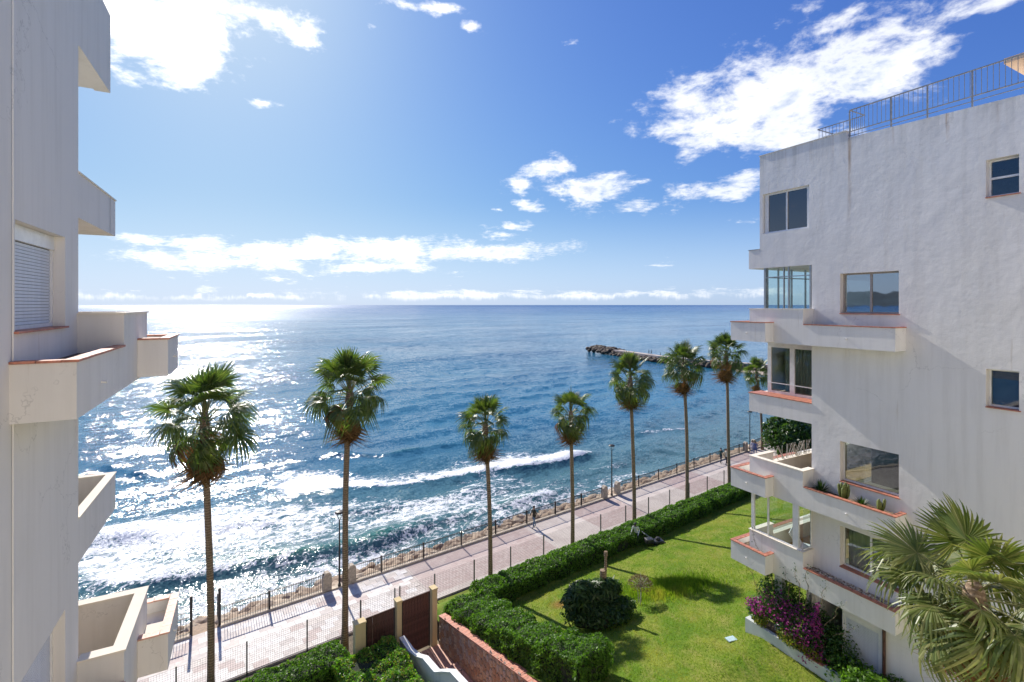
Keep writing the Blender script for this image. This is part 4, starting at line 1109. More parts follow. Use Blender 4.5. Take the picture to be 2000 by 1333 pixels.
g.box(18.98, 22.6, 13.065, 13.115, zB + 2.62, zB + 2.66); o = g.build('seaward_glazing_frame', M['grey_alu'], RB)
p_ = MB(); p_.box(18.98, 22.6, 13.09, 13.096, zB + .9, zB + 3.02); p_.build('pane', M['glass_clear'], o)
# third: bay window set back behind a wide tiled ledge
zC = ZU[2] + CAMZ
mb = MB(); mb.box(18.85, 18.95, 11.17, 13.83, zC, zC + .76); mb.box(18.95, 29.6, 13.73, 13.83, zC, zC + .76); mb.box(18.95, 29.6, 11.172, 13.73, zC, zC + .5); mb.build('ledge_box', M['plaster_trim'], RB)
for r_ in range(3):
    coping_tiles(RB, 18.82 + r_ * .29, 19.10 + r_ * .29, 11.172, 13.86, zC + .765 - CAMZ, M['tile'], False, 'u')
mb = MB(); mb.box(18.96, 21, 11.18, 13.72, zC + .51, zC + .76); mb.build('ledge_bed', M['mortar'], RB)
g = MB(); v0 = 19.62; a, b_ = zC + .80, zC + 2.98
g.box(v0, v0 + .08, 11.18, 13.5, a, a + .1); g.box(v0, v0 + .08, 11.18, 13.5, b_ - .25, b_)
for u, w_ in ((11.25, .12), (12.42, .2), (13.42, .16)): g.box(v0 - .01, v0 + .08, u - w_ / 2, u + w_ / 2, a + .1, b_ - .25)
wC = g.build('bay_window', M['white_paint'], RB)
for x0, x1 in ((11.31, 12.32), (12.52, 13.34)):
    mb = MB(); mb.box(v0 + .03, v0 + .04, x0, x1, a + .1, b_ - .25); mb.build('pane', M['glass'], wC)
mb = MB(); mb.box(v0 - .06, v0 - .03, 11.2, 13.45, a + .42, a + .45); mb.build('guard_bar', M['white_paint'], wC)
curtain(RB, 11.3, 12.9, a - CAMZ, b_ - CAMZ, 19.95)
mb = MB(); mb.box(19.71, 25, 13.42, 13.5, a, b_); mb.build('bay_side', M['white_paint'], RB)
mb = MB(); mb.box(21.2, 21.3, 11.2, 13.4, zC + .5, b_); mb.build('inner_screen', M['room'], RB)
# open balcony (4th): driftwood lattice on its seaward side
zD = ZU[3] + CAMZ
lat = MB(); r = random.Random(3)
for k in range(34):
    y0 = 19.6 + r.random() * 2.6; dx = r.uniform(-.5, .5)
    lat.tube([(y0, 13.25, zD + .92), (y0 + dx, 13.27, zD + 1.5)], 0.012, 5)
M['driftwood'] = simple('pale_driftwood', (0.45, 0.43, 0.38), 0.8, var=0.2)
o = lat.build('lattice_screen', M['driftwood'], RB); o['kind'] = 'stuff'
# lower glazed balcony
zE = ZU[4] + CAMZ
g = MB()
for u, w_ in ((13.22, .13), (12.55, .045), (11.42, .22)): g.box(18.24, 18.32, u - w_ / 2, u + w_ / 2, zE + 1.362, zE + 3.028)
g.box(18.245, 18.315, 11.2, 13.2, zE + 1.362, zE + 1.40)
o = g.build('balcony_glazing', M['white_paint'], RB)
p_ = MB(); p_.box(18.278, 18.284, 11.3, 13.2, zE + 1.4, zE + 3.02); p_.build('pane', M['glass_clear'], o)
g = MB()
for z in (zE + 1.37, zE + 2.98): g.box(18.33, 18.84, 11.16, 11.2, z, z + .04)
g.box(18.8, 18.84, 11.16, 11.2, zE + 1.41, zE + 2.98); o = g.build('side_window', M['white_paint'], RB)
p_ = MB(); p_.box(18.33, 18.8, 11.175, 11.181, zE + 1.41, zE + 2.98); p_.build('pane', M['glass_clear'], o)
p_ = MB(); p_.box(19.55, 24, 13.24, 13.25, zE + .93, zE + 1.5); p_.build('glass_guard', M['glass_clear'], RB)
# lounger inside
t = empty('deck_chair', (*VU(20.3, 12.1), zE + .28), R28 + .4, 'white folding deck chair on the glazed lower balcony of the right block', 'chair')
mb = MB(); mb.box(-.3, .3, -.5, .3, .3, .34); mb.build('seat', M['white_paint'], t)
mb = MB(); mb.v = [(-.3, .3, .32), (.3, .3, .32), (.3, .7, .85), (-.3, .7, .85), (-.3, .33, .29), (.3, .33, .29), (.3, .73, .82), (-.3, .73, .82)]; mb.f = [(0, 1, 2, 3), (7, 6, 5, 4), (0, 3, 7, 4), (1, 5, 6, 2), (3, 2, 6, 7), (0, 4, 5, 1)]; mb.mi = [0] * 6; mb.build('backrest', M['white_paint'], t)
for sx in (-.27, .27):
    for sy in (-.45, .25):
        mb = MB(); mb.tube([(sx, sy, 0), (sx, sy, .31)], .015, 6); mb.build('leg', M['grey_alu'], t)
# ground floor: recessed terrace, shutter, column, pipe
mb = MB(); mb.box(18.45, 18.7, 12.1, 12.4, CAMZ - 13.5, zE + .002); mb.build('terrace_column', M['ground_floor'], RB)
sfr = MB(); sfr.box(18.87, 18.95, 8.875, 8.93, CAMZ - 13.2, CAMZ - 11.07); sfr.box(18.87, 18.95, 9.98, 10.035, CAMZ - 13.2, CAMZ - 11.07); sfr.box(18.87, 18.95, 8.93, 9.98, CAMZ - 11.2, CAMZ - 11.075)
rs = sfr.build('roller_shutter', M['white_paint'], RB)
s = MB(); s.box(18.9, 18.915, 8.93, 9.98, 0, .045); base = s.build('slat', M['shutter'], rs, bevel=.004)
for k in range(40):
    o = base if k == 0 else copy_obj(base, rs); o.location = (0, 0, CAMZ - 13.2 + k * .05)
mb = MB(); mb.tube([(18.78, 8.72, CAMZ - 13.4), (18.78, 8.72, CAMZ - 10.7)], .05, 10); mb.build('drain_pipe', M['wood_gate'], RB)
mb = MB(); mb.box(18.9, 20.8, 11.3, 11.4, CAMZ - 13.5, zE); mb.build('terrace_back_wall', M['plaster_trim'], RB)
# roof railing, hut and coping
rl = MB()
def rail_run(v0, ua, ub, zt, zb, zl, n, parent, v1=None):
    pass
ra = empty('roof_railing_frame', (0, 0, 0), 0, parent=RB)
RZ = 7.0 + CAMZ; v0 = 18.97
mb = MB(); mb.box(v0, v0 + .035, -3.9, 9.9, RZ - .035, RZ); mb.build('handrail', M['rail_paint'], RB)
mb = MB(); mb.box(v0, v0 + .03, -3.9, 9.9, RZ - .80, RZ - .77); mb.build('lower_rail', M['rail_paint'], RB)
mb = MB(); mb.box(v0, v0 + .025, -3.9, 9.9, RZ - .95, RZ - .93); mb.build('kick_rail', M['rail_paint'], RB)
bpy.data.objects.remove(ra)
mb = MB(); mb.box(-.006, .006, -.006, .006, 0, .74); bal = mb.build('baluster', M['rail_paint'], RB)
k = 0; u = 9.8
while u > 2.5:
    o = bal if k == 0 else copy_obj(bal, RB); o.location = (v0 + .015, u, RZ - .775); u -= .13; k += 1
for u in (9.9, 8.6, 7.6, 6.5, 5.2, 3.9):
    mb = MB(); mb.box(v0 + .002, v0 + .032, u - .02, u + .02, CAMZ + 5.6, RZ - .036); mb.build('railing_post', M['rail_paint'], RB)
mb = MB(); mb.box(19.95, 19.98, 9.9, 11.6, RZ - .03, RZ); mb.box(18.98, 19.98, 9.88, 9.91, RZ - .03, RZ); mb.box(19.95, 19.98, 9.9, 11.6, RZ - .8, RZ - .77)
mb.box(19.98, 23, 11.57, 11.6, RZ - .03, RZ); mb.build('setback_rail', M['rail_paint'], RB)
u = 9.98
while u < 11.6:
    o = copy_obj(bal, RB); o.location = (19.965, u, RZ - .775); u += .13
mb = MB(); mb.box(21.0, 21.05, 11.2, 11.25, CAMZ + 5.2, CAMZ + 6.9); mb.box(21.0, 21.05, 11.9, 11.95, CAMZ + 5.2, CAMZ + 6.9); mb.box(20.98, 21.08, 11.1, 12.0, CAMZ + 6.9, CAMZ + 6.98); mb.build('roof_frame', M['rail_paint'], RB)
M['peach'] = plaster_mat('peach_soffit', (0.72, 0.52, 0.36), bumpk=.3)
mb = MB(); mb.box(19.7, 24, -3, 5.55, CAMZ + 5.2, CAMZ + 7.05); mb.build('roof_hut', M['plaster_trim'], RB)
mb = MB(); mb.box(19.45, 24.2, -3, 5.95, CAMZ + 7.05, CAMZ + 7.2); mb.build('hut_canopy', M['peach'], RB)
mb = MB(); mb.box(19.68, 19.7, 4.3, 4.9, CAMZ + 5.9, CAMZ + 6.9); mb.build('hut_window', M['glass_mirror'], RB)
mb = MB(); mb.box(18.82, 19.15, 9.93, 13.36, CAMZ + 6.225, CAMZ + 6.25); mb.build('roof_coping', M['plaster_trim'], RB)

# --- left block
LB, winsL = block(True, 'cream white apartment block on the left, in shade, with balconies and a closed shutter window', M['plaster_left'], M['tile_pale'])
for k in (1, 3, 4): balcony(LB, ZU[k], True, M['plaster_left'], M['cream'], M['tile_pale'] if k > 1 else M['tile'])
for w_ in winsL: window(LB, *w_, True, 'shutter', vin=0.15)
for zf in (ZU[0], ZU[2]):
    z0 = zf + CAMZ
    mb = MB()
    if zf == ZU[0]: mb.box(18.85, 29.6, 13.335, 13.83, z0 + .002, z0 + .78); mb.box(19.125, 29.6, 11.28, 13.33, z0 + .004, z0 + .2)
    else: mb.box(18.85, 18.95, 11.172, 13.83, z0, z0 + .78); mb.box(18.951, 29.6, 13.73, 13.83, z0, z0 + .78); mb.box(18.951, 29.6, 11.172, 13.729, z0, z0 + .15)
    mb.build('ledge_box', M['plaster_left'], LB, mirror=VM)
    mb = MB(); mb.box(18.83, 18.99, 11.172, 13.85, z0 + .783, z0 + .81); mb.box(18.99, 29.6, 13.69, 13.85, z0 + .783, z0 + .81); mb.build('ledge_cap', M['cream'], LB, mirror=VM)
mb = MB(); mb.tube([(VM - 18.835, 8.44, 2.4), (VM - 18.835, 8.44, 26)], .009, 6); mb.build('wall_cable', M['plaster_trim'], LB)

# middle wing out of view, added so its sunlit wall bounces warm light
M['court'] = simple('bounce_court_paving', (0.46, 0.38, 0.28), 0.85, var=.15, scale=.8)  # court paving out of view, added pale and warm to throw light back
mw = empty('apartment_building', (*VU(8, -3), 6.6), R28, 'cream middle wing added out of view behind the viewpoint to bounce warm sunlight', 'building')
vs_ = []; mb = MB()
for i in range(8):
    for j in range(6):
        x0 = -10.6 + i * 2.6; z0 = j * 3.03
        mb.quad((x0, 0, z0), (x0 + 2.6, 0, z0), (x0 + 2.6, 0, z0 + .9), (x0, 0, z0 + .9)); mb.quad((x0, 0, z0 + 2.3), (x0 + 2.6, 0, z0 + 2.3), (x0 + 2.6, 0, z0 + 3.03), (x0, 0, z0 + 3.03))
        mb.quad((x0, 0, z0 + .9), (x0 + .8, 0, z0 + .9), (x0 + .8, 0, z0 + 2.3), (x0, 0, z0 + 2.3)); mb.quad((x0 + 1.8, 0, z0 + .9), (x0 + 2.6, 0, z0 + .9), (x0 + 2.6, 0, z0 + 2.3), (x0 + 1.8, 0, z0 + 2.3))
mb.build('wall', M['cream'], mw)
for i in range(8):
    for j in range(6):
        x0 = -10.6 + i * 2.6; z0 = j * 3.03; m2 = MB(); m2.box(x0 + .8, x0 + 1.8, -.2, -.15, z0 + .9, z0 + 2.3); m2.build('window', M['glass'], mw)
mb = MB(); mb.box(-10.6, 10.2, -12, -.3, 0, 18.1); mb.build('core', M['cream'], mw)
hh = []
for q0_, q1_, w0_, w1_, z_ in ((-40, 90, -40, 7.5, 6.6),): sheet('bounce_courtyard', q0_, q1_, w0_, w1_, z_, M['court'])

# ------------------------------------------------------------------ foliage helpers
def leaf_quads(P, N, size, r, aspect=0.55, jitter=0.9):
    """P (n,3) centres, N (n,3) facing; returns verts and quads of small folded leaves"""
    n = len(P)
    nr = N + r.normal(0, jitter, (n, 3)); nr /= np.linalg.norm(nr, axis=1, keepdims=True) + 1e-9
    t = np.cross(nr, r.normal(0, 1, (n, 3))); t /= np.linalg.norm(t, axis=1, keepdims=True) + 1e-9
    b = np.cross(nr, t)
    s = size * r.uniform(0.6, 1.3, (n, 1))
    V = np.empty((n, 4, 3))
    V[:, 0] = P - t * s; V[:, 2] = P + t * s
    V[:, 1] = P + b * s * aspect + nr * s * 0.15; V[:, 3] = P - b * s * aspect + nr * s * 0.15
    return V.reshape(-1, 3), np.arange(n * 4).reshape(n, 4)
def clumpy(P, amp, r, scale):
    """pushes points in and out so that the outline is uneven"""
    out_ = P.copy()
    for i in range(len(P)):
        v_ = Vector(P[i] * scale); out_[i, 2] += amp * mnoise.noise(v_)
    return out_
def hedge(name, label, boxes, parent_loc, mat, dens=420, size=0.055, cat='hedge', rz=RP, group=None, zfun=None, lift=0.12):
    """boxes: (q0,q1,w0,w1,height) in promenade axes, standing on zfun(w)"""
    t = empty(name, parent_loc, 0, label, cat, group); r = np.random.default_rng(abs(hash(label)) % 9999 if False else sum(map(ord, label)))
    Ps = []; Ns = []; core = MB()
    for (q0, q1, w0, w1, h) in boxes:
        L, Wd_ = q1 - q0, w1 - w0
        areas = [L * Wd_, L * h, L * h, Wd_ * h, Wd_ * h]
        for fi, A in enumerate(areas):
            k = int(A * dens); a = r.random(k); b_ = r.random(k); z = np.zeros(k)
            if fi == 0: q = q0 + a * L; w = w0 + b_ * Wd_; z = np.full(k, h); nn = (0, 0, 1)
            elif fi == 1: q = q0 + a * L; w = np.full(k, w0); z = b_ * h; nn = (0, -1, .3)
            elif fi == 2: q = q0 + a * L; w = np.full(k, w1); z = b_ * h; nn = (0, 1, .3)
            elif fi == 3: q = np.full(k, q0); w = w0 + a * Wd_; z = b_ * h; nn = (-1, 0, .3)
            else: q = np.full(k, q1); w = w0 + a * Wd_; z = b_ * h; nn = (1, 0, .3)
            # rounded shoulders and lumps
            lump = np.array([mnoise.noise(Vector((x * 1.1, y * 1.1, c * 1.1))) + 0.5 * mnoise.noise(Vector((x * 3.1, y * 3.1, c * 3.1))) for x, y, c in zip(q, w, z)])
            ew = np.minimum(w - w0, w1 - w) / 0.35; ee = np.clip(ew, 0, 1)
            if fi == 0: z = z - 0.16 * (1 - ee) ** 2 + lift * lump + r.normal(0, 0.03, k)
            else:
                d_ = 0.24 * lump + r.normal(0, 0.03, k) - 0.12 * np.clip((z / h - 0.8) / 0.2, 0, 1) ** 2
                q = q + nn[0] * d_; w = w + nn[1] * d_
            zb = np.array([zfun(x) for x in w])
            N3 = np.array([p_ax.x * nn[0] + n_ax.x * nn[1], p_ax.y * nn[0] + n_ax.y * nn[1], nn[2]])
            Ps.append(np.stack([p_ax.x * q + n_ax.x * w, p_ax.y * q + n_ax.y * w, zb + z], 1)); Ns.append(np.tile(N3, (k, 1)))
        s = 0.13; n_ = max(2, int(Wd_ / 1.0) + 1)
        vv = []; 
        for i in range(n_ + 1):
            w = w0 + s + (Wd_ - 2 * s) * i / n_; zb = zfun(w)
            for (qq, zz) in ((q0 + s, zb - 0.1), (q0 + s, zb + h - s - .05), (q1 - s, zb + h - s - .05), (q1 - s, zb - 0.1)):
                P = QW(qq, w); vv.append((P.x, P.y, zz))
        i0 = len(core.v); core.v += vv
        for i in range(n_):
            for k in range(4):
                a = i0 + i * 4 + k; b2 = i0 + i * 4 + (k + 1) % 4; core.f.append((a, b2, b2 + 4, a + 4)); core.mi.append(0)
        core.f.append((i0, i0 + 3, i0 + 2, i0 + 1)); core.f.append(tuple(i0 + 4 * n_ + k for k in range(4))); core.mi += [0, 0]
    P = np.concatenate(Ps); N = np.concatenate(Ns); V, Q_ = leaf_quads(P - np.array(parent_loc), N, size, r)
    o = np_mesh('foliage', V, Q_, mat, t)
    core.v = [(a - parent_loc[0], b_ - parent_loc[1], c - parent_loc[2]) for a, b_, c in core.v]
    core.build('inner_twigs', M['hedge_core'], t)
    return t
def bush(name, label, c, rad, mat, n, size, cat='shrub', group=None, squash=1.0, seed=1, lobes=7, spiky=False, rz=0, core=True):
    """uneven shrub from overlapping lobes of leaves round a point c at its foot; rad (rx, ry, rz)"""
    t = empty(name, c, rz, label, cat, group); r = np.random.default_rng(seed)
    rx, ry, rz_ = rad; P = []; N = []
    for k in range(lobes):
        a = r.uniform(0, 6.28); rr = r.uniform(0.15, 0.62); cx, cy = math.cos(a) * rr * rx, math.sin(a) * rr * ry; cz = rz_ * r.uniform(0.3, 0.66); s = r.uniform(0.36, 0.55)
        d = r.normal(0, 1, (n // lobes, 3)); d /= np.linalg.norm(d, axis=1, keepdims=True); d[:, 2] = np.abs(d[:, 2]) * 1.0 - 0.35 * (r.random(len(d)) < .35)
        rad_ = r.uniform(0.75, 1.06, (len(d), 1))
        p = d * rad_ * np.array([rx * s * 1.2, ry * s * 1.2, rz_ * s * 0.95]) + np.array([cx, cy, cz]); P.append(p); N.append(d)
    P = np.concatenate(P); N = np.concatenate(N); P[:, 2] = np.maximum(P[:, 2], 0.02)
    V, Q_ = leaf_quads(P, N + (np.array([0, 0, .8]) if spiky else 0), size, r, 0.16 if spiky else 0.5, 0.5 if spiky else 0.9)
    np_mesh('foliage', V, Q_, mat, t)
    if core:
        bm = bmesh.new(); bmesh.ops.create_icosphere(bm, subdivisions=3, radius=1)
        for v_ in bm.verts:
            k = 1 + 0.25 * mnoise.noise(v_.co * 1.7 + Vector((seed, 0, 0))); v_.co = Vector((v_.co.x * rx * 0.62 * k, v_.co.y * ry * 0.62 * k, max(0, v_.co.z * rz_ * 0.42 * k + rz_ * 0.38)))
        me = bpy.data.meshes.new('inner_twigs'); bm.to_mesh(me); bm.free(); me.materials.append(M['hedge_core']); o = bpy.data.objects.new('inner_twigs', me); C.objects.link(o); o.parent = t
    return t

hz_up = lambda w: lawn_z(min(w, 24.0)); low_g = lambda w: 2.55
hedge('hedge', 'long clipped green hedge along the seaward edge of the sunny lawn', [(14.6, 58.0, 22.4, 23.9, 1.0)], (*QW(30, 23), 3.3), M['hedge_leaf'], 480, 0.06, zfun=hz_up, lift=.22)
hedge('hedge', 'thick green hedge growing on top of the stone retaining wall beside the steps', [(12.3, 14.7, 20.4, 23.0, 1.0), (12.32, 14.2, 17.6, 20.6, 1.1), (12.32, 13.9, 15.2, 17.8, 1.2), (12.35, 14.1, 12.9, 15.3, 1.25)], (*QW(13, 18), 4.4), M['hedge_leaf'], 620, 0.055, zfun=hz_up, lift=.32)
hedge('hedge', 'low dark hedge along the wire fence at the lower left', [(-6.0, 7.3, 22.7, 24.3, 1.25)], (*QW(2, 23.5), 2.5), M['hedge_leaf'], 520, 0.055, zfun=low_g, lift=.3)
hedge('hedge', 'broad yellowish green hedge left of the left wooden gate', [(6.6, 9.3, 18.0, 22.6, 1.5), (6.4, 9.35, 13.5, 18.0, 1.75)], (*QW(8, 20), 2.5), M['hedge_light'], 560, 0.06, zfun=low_g, lift=.35)
# ground cover strip with the palms
def strip():
    r = np.random.default_rng(77); k = 16000
    q = r.uniform(26, 62, k); w = 24.0 + 2.1 * r.random(k); keep = np.array([mnoise.noise(Vector((a * .5, b_ * .7, 0))) > -.25 for a, b_ in zip(q, w)]); q = q[keep]; w = w[keep]
    z = np.array([lawn_z(x) for x in w]) + r.uniform(0, .28, len(q))
    P = np.stack([p_ax.x * q + n_ax.x * w, p_ax.y * q + n_ax.y * w, z], 1); V, Q_ = leaf_quads(P, np.tile([0, 0, 1.], (len(P), 1)), 0.06, r)
    o = np_mesh('ground_cover', V, Q_, M['hedge_light']); tag(o, 'low leafy ground cover between the lawn hedge and the fence', 'ground cover', kind='stuff')
strip()

# grass blades
def grass():
    r = np.random.default_rng(5); k = 330000
    q = r.uniform(12.5, 50, k) ; w = r.uniform(5, 22.6, k)
    X_ = p_ax.x * q + n_ax.x * w; Y_ = p_ax.y * q + n_ax.y * w
    keep = (Y_ > 12) & (Y_ < 48) & (np.abs(X_) < Y_ * .8); w = w[keep]; q = q[keep]; X_ = X_[keep]; Y_ = Y_[keep]
    keep = r.random(len(w)) < np.clip(26 / Y_, .3, 1); w = w[keep]; q = q[keep]; X_ = X_[keep]; Y_ = Y_[keep]; k = len(w)
    z = np.array([lawn_h(a, b_) for a, b_ in zip(q, w)]) - .01
    a = r.uniform(0, 6.28, k); hgt = r.uniform(.03, .085, k); wd = r.uniform(.008, .016, k); ln = r.normal(0, .035, (k, 2))
    V = np.empty((k, 3, 3)); V[:, 0] = np.stack([X_ - np.cos(a) * wd, Y_ - np.sin(a) * wd, z], 1); V[:, 1] = np.stack([X_ + np.cos(a) * wd, Y_ + np.sin(a) * wd, z], 1)
    V[:, 2] = np.stack([X_ + ln[:, 0], Y_ + ln[:, 1], z + hgt], 1)
    o = np_mesh('grass', V.reshape(-1, 3), np.arange(k * 3).reshape(k, 3), M['grass_blade']); tag(o, 'short bright green grass blades growing on the lawn', 'grass', kind='stuff')
grass()

# garden plants on the lawn
P, q_, w_ = px_lawn(1175, 1218)
bush('shrub_clump', 'dark mixed shrub clump in the middle of the lawn', P, (2.2, 1.1, .95), M['dark_leaf'], 6500, .085, seed=4, lobes=14, rz=RP - .3)
bush('spiky_shrub', 'spiky dark green plant at the back of the lawn shrub clump', P + Vector((-.3, .5, .15)), (1.7, .7, 1.6), M['dark_leaf'], 2600, .26, seed=9, lobes=6, spiky=True, rz=RP)
t = empty('cut_tree_stump', P + Vector((.25, .75, 0)), 0, 'bare brown cut tree stump sticking out of the dark shrub clump', 'stump')
mb = MB(); mb.tube([(0, 0, 0), (-.02, 0, 1.3), (-.06, 0, 2.1)], [.17, .15, .14], 9); mb.tube([(.02, .05, 1.5), (.1, .05, 2.3), (.1, .05, 2.85)], [.1, .07, .06], 8); mb.tube([(.1, .05, 2.78), (.1, .05, 2.98)], [.1, .09], 8); mb.build('trunk', M['bark'], t)
P2, _, _ = px_lawn(1251, 1180)
t = empty('topiary_tree', P2, 0, 'small round leafless topiary tree right of the shrub clump', 'tree')
mb = MB(); mb.tube([(0, 0, 0), (.02, 0, .5), (.0, 0, .95)], [.035, .03, .025], 7)
mb.tube([(-.1, 0, 0), (-.12, 0, .5), (-.16, 0, .9)], [.02, .02, .015], 6)
r = random.Random(2)
for k in range(60):
    d = Vector((r.gauss(0, 1), r.gauss(0, 1), abs(r.gauss(0, .8)) + .1)).normalized(); mb.tube([(0, 0, .85), tuple(Vector((0, 0, .95)) + d * .3), tuple(Vector((0, 0, .98)) + Vector((d.x * .6, d.y * .6, d.z * .5)) * r.uniform(.8, 1.1))], [.012, .009, .004], 4)
mb.build('trunk', M['driftwood'], t)
rg = np.random.default_rng(8); d = rg.normal(0, 1, (1500, 3)); d /= np.linalg.norm(d, axis=1, keepdims=True); d[:, 2] = np.abs(d[:, 2]) - .15
V, Q_ = leaf_quads(d * rg.uniform(.75, 1.05, (1500, 1)) * np.array([.62, .62, .48]) + np.array([0, 0, 1.0]), d, .03, rg); np_mesh('crown', V, Q_, M['dry_twig'], t)
P3, _, _ = px_lawn(1300, 1150)
t = empty('grass_tuft_patch', P3, 0, 'patch of longer bright green grass right of the topiary tree', 'grass patch')
rg = np.random.default_rng(12); k = 9000; xy = rg.normal(0, 1, (k, 2)) * np.array([1.3, .7]); zz = np.array([lawn_h(*toqw(Vector((P3.x + a, P3.y + b_, 0)))) - P3.z for a, b_ in xy])
V = np.empty((k, 3, 3)); a = rg.uniform(0, 6.28, k); V[:, 0] = np.stack([xy[:, 0] - np.cos(a) * .015, xy[:, 1] - np.sin(a) * .015, zz], 1); V[:, 1] = np.stack([xy[:, 0] + np.cos(a) * .015, xy[:, 1] + np.sin(a) * .015, zz], 1)
V[:, 2] = np.stack([xy[:, 0] + rg.normal(0, .08, k), xy[:, 1] + rg.normal(0, .08, k), zz + rg.uniform(.1, .3, k)], 1)
o = np_mesh('blades', V.reshape(-1, 3), np.arange(k * 3).reshape(k, 3), M['grass_blade'], t); o['kind'] = 'stuff'
P4, _, _ = px_lawn(1428, 1251)
t = empty('drain_cover', P4 + Vector((0, 0, .02)), .3, 'small pale blue slab lying flat on the lawn', 'slab'); mb = MB(); mb.box(-.2, .2, -.13, .13, 0, .04); mb.build('slab', M['pale_slab'], t)
P5, _, _ = px_lawn(1166, 1322)
t = empty('garden_tap', P5, 0, 'thin bent white water pipe at the lawn end of the thick hedge', 'pipe'); mb = MB(); mb.tube([(0, 0, 0), (0, 0, .95), (-.05, 0, 1.05), (-.2, 0, 1.08), (-.22, 0, .8)], .015, 6); mb.build('pipe', M['white_paint'], t)

# big dark bush behind the right block
bush('round_tree', 'large dark broad leaved bush beside the far promenade, by the right block', (*QW(0, 0), 2.5), (1, 1, 1), M['dark_leaf'], 10, .1, 'tree') if False else None
Pb = at_w(1545, 26.6); bush('broadleaf_tree', 'large dark broad leaved tree beside the far promenade next to the right block', (Pb.x, Pb.y, 2.4), (3.1, 3.0, 4.6), M['dark_leaf'], 9000, .22, 'tree', seed=21, lobes=9)

# planter plants of the right block
def rosette(label, v_, u_, z_, n, L, mat, seed, group=None):
    t = empty('rosette_plant', (*VU(v_, u_), z_), 0, label, 'plant', group); r = random.Random(seed); mb = MB()
    for k in range(n):
        a = r.uniform(0, 6.28); el = r.uniform(.25, 1.4); d = Vector((math.cos(a) * math.cos(el), math.sin(a) * math.cos(el), math.sin(el))); s = d.cross(Vector((0, 0, 1))).normalized() * .014; l = L * r.uniform(.7, 1.1)
        p1 = d * l * .5; p2 = d * l + Vector((0, 0, -.06 * l))
        mb.quad(tuple(-s * .6), tuple(s * .6), tuple(p1 + s), tuple(p1 - s)); mb.quad(tuple(p1 - s), tuple(p1 + s), tuple(p2 + s * .1), tuple(p2 - s * .1))
    o = mb.build('leaves', mat, t); o['kind'] = 'stuff'
def cactus(label, v_, u_, z_, n, h, seed):
    t = empty('columnar_succulent', (*VU(v_, u_), z_), 0, label, 'cactus'); r = random.Random(seed)
    for k in range(n):
        a = r.uniform(0, 6.28); d = r.uniform(0, .14); x, y = math.cos(a) * d, math.sin(a) * d; hh = h * r.uniform(.6, 1); mb = MB()
        mb.tube([(x * .5, y * .5, 0), (x, y, hh * .4), (x * 1.2, y * 1.2, hh * .9), (x * 1.2, y * 1.2, hh)], [.03, .045, .045, .015], 8); mb.build('stem', M['cactus'], t, smooth=True)
M['cactus'] = simple('cactus_green', (0.14, 0.17, 0.035), 0.6, var=.3, scale=20, bumpd=.01)
zs = ZU[3] + CAMZ + .66
rosette('spiky green rosette plant at the left end of the planted balcony box', 18.55, 10.65, zs, 110, .5, M['dark_leaf'], 1)
cactus('tall yellow green cactus, left one in the planted balcony box', 18.52, 9.85, zs, 9, .68, 2)
rosette('smaller spiky rosette between the two cacti in the balcony box', 18.5, 9.25, zs, 80, .36, M['dark_leaf'], 3)
cactus('shorter yellow green cactus at the right of the balcony box', 18.5, 8.72, zs, 8, .5, 4)
# gravel in the lowest planters
def pebbles(parent, v0, v1, u0, u1, z, n, seed):
    r = random.Random(seed); mb = MB()
    for k in range(n):
        x, y = r.uniform(v0, v1), r.uniform(u0, u1); s = r.uniform(.02, .045); mb.lathe([(s * .5, z), (s, z + s * .5), (s * .5, z + s)], 6, (x, y))
    o = mb.build('pebbles', M['pebble'], parent); o['kind'] = 'stuff'
M['pebble'] = simple('white_pebble', (0.55, 0.50, 0.44), .8, var=.4, scale=5)
pebbles(RB, 18.32, 18.83, 8.3, 11.0, ZU[4] + CAMZ + .66, 260, 5); pebbles(RB, 17.9, 18.18, 12.45, 13.6, ZU[4] + CAMZ + .54, 90, 6)

# ground planter with bougainvillea
gz = CAMZ - 13.45
gp = empty('ground_planter', (*VU(18.2, 11), gz), R28, 'long low pale green rendered garden planter at the foot of the right block', 'planter')
mb = MB(); mb.box(-.25, -.10, -1.6, 2.35, 0, .6); mb.box(-.10, .6, 2.2, 2.35, 0, .6); mb.box(-.10, .6, -1.6, -1.45, 0, .6); mb.build('box', M['ground_floor'], gp)
mb = MB(); mb.box(-.28, -.06, -.75, -.1, .602, .63); mb.build('coping_tile', M['tile'], gp)
mb = MB(); mb.box(-.098, .6, -1.44, 2.19, 0, .5); mb.build('planter_soil', M['soil'], gp)
t = empty('bougainvillea', (*VU(18.45, 11.3), gz + .5), R28, 'purple flowering bougainvillea climbing at the corner of the right block', 'bush')
rg = np.random.default_rng(31)
def cloud(ctr, rad, n):
    d = rg.normal(0, 1, (n, 3)); d /= np.linalg.norm(d, axis=1, keepdims=True); return d * rg.uniform(.55, 1.08, (n, 1)) * np.array(rad) + np.array(ctr), d
A = [cloud((.1, .9, 1.3), (.7, .9, .9), 3500), cloud((.1, .0, .8), (.75, 1.2, .9), 4500), cloud((.2, -1.1, .5), (.6, .8, .8), 2200), cloud((0, 1.7, .5), (.55, .5, .45), 1200)]
P = np.concatenate([a[0] for a in A]); N = np.concatenate([a[1] for a in A]); V, Q_ = leaf_quads(P, N, .05, rg); np_mesh('foliage', V, Q_, M['ivy_leaf'], t)
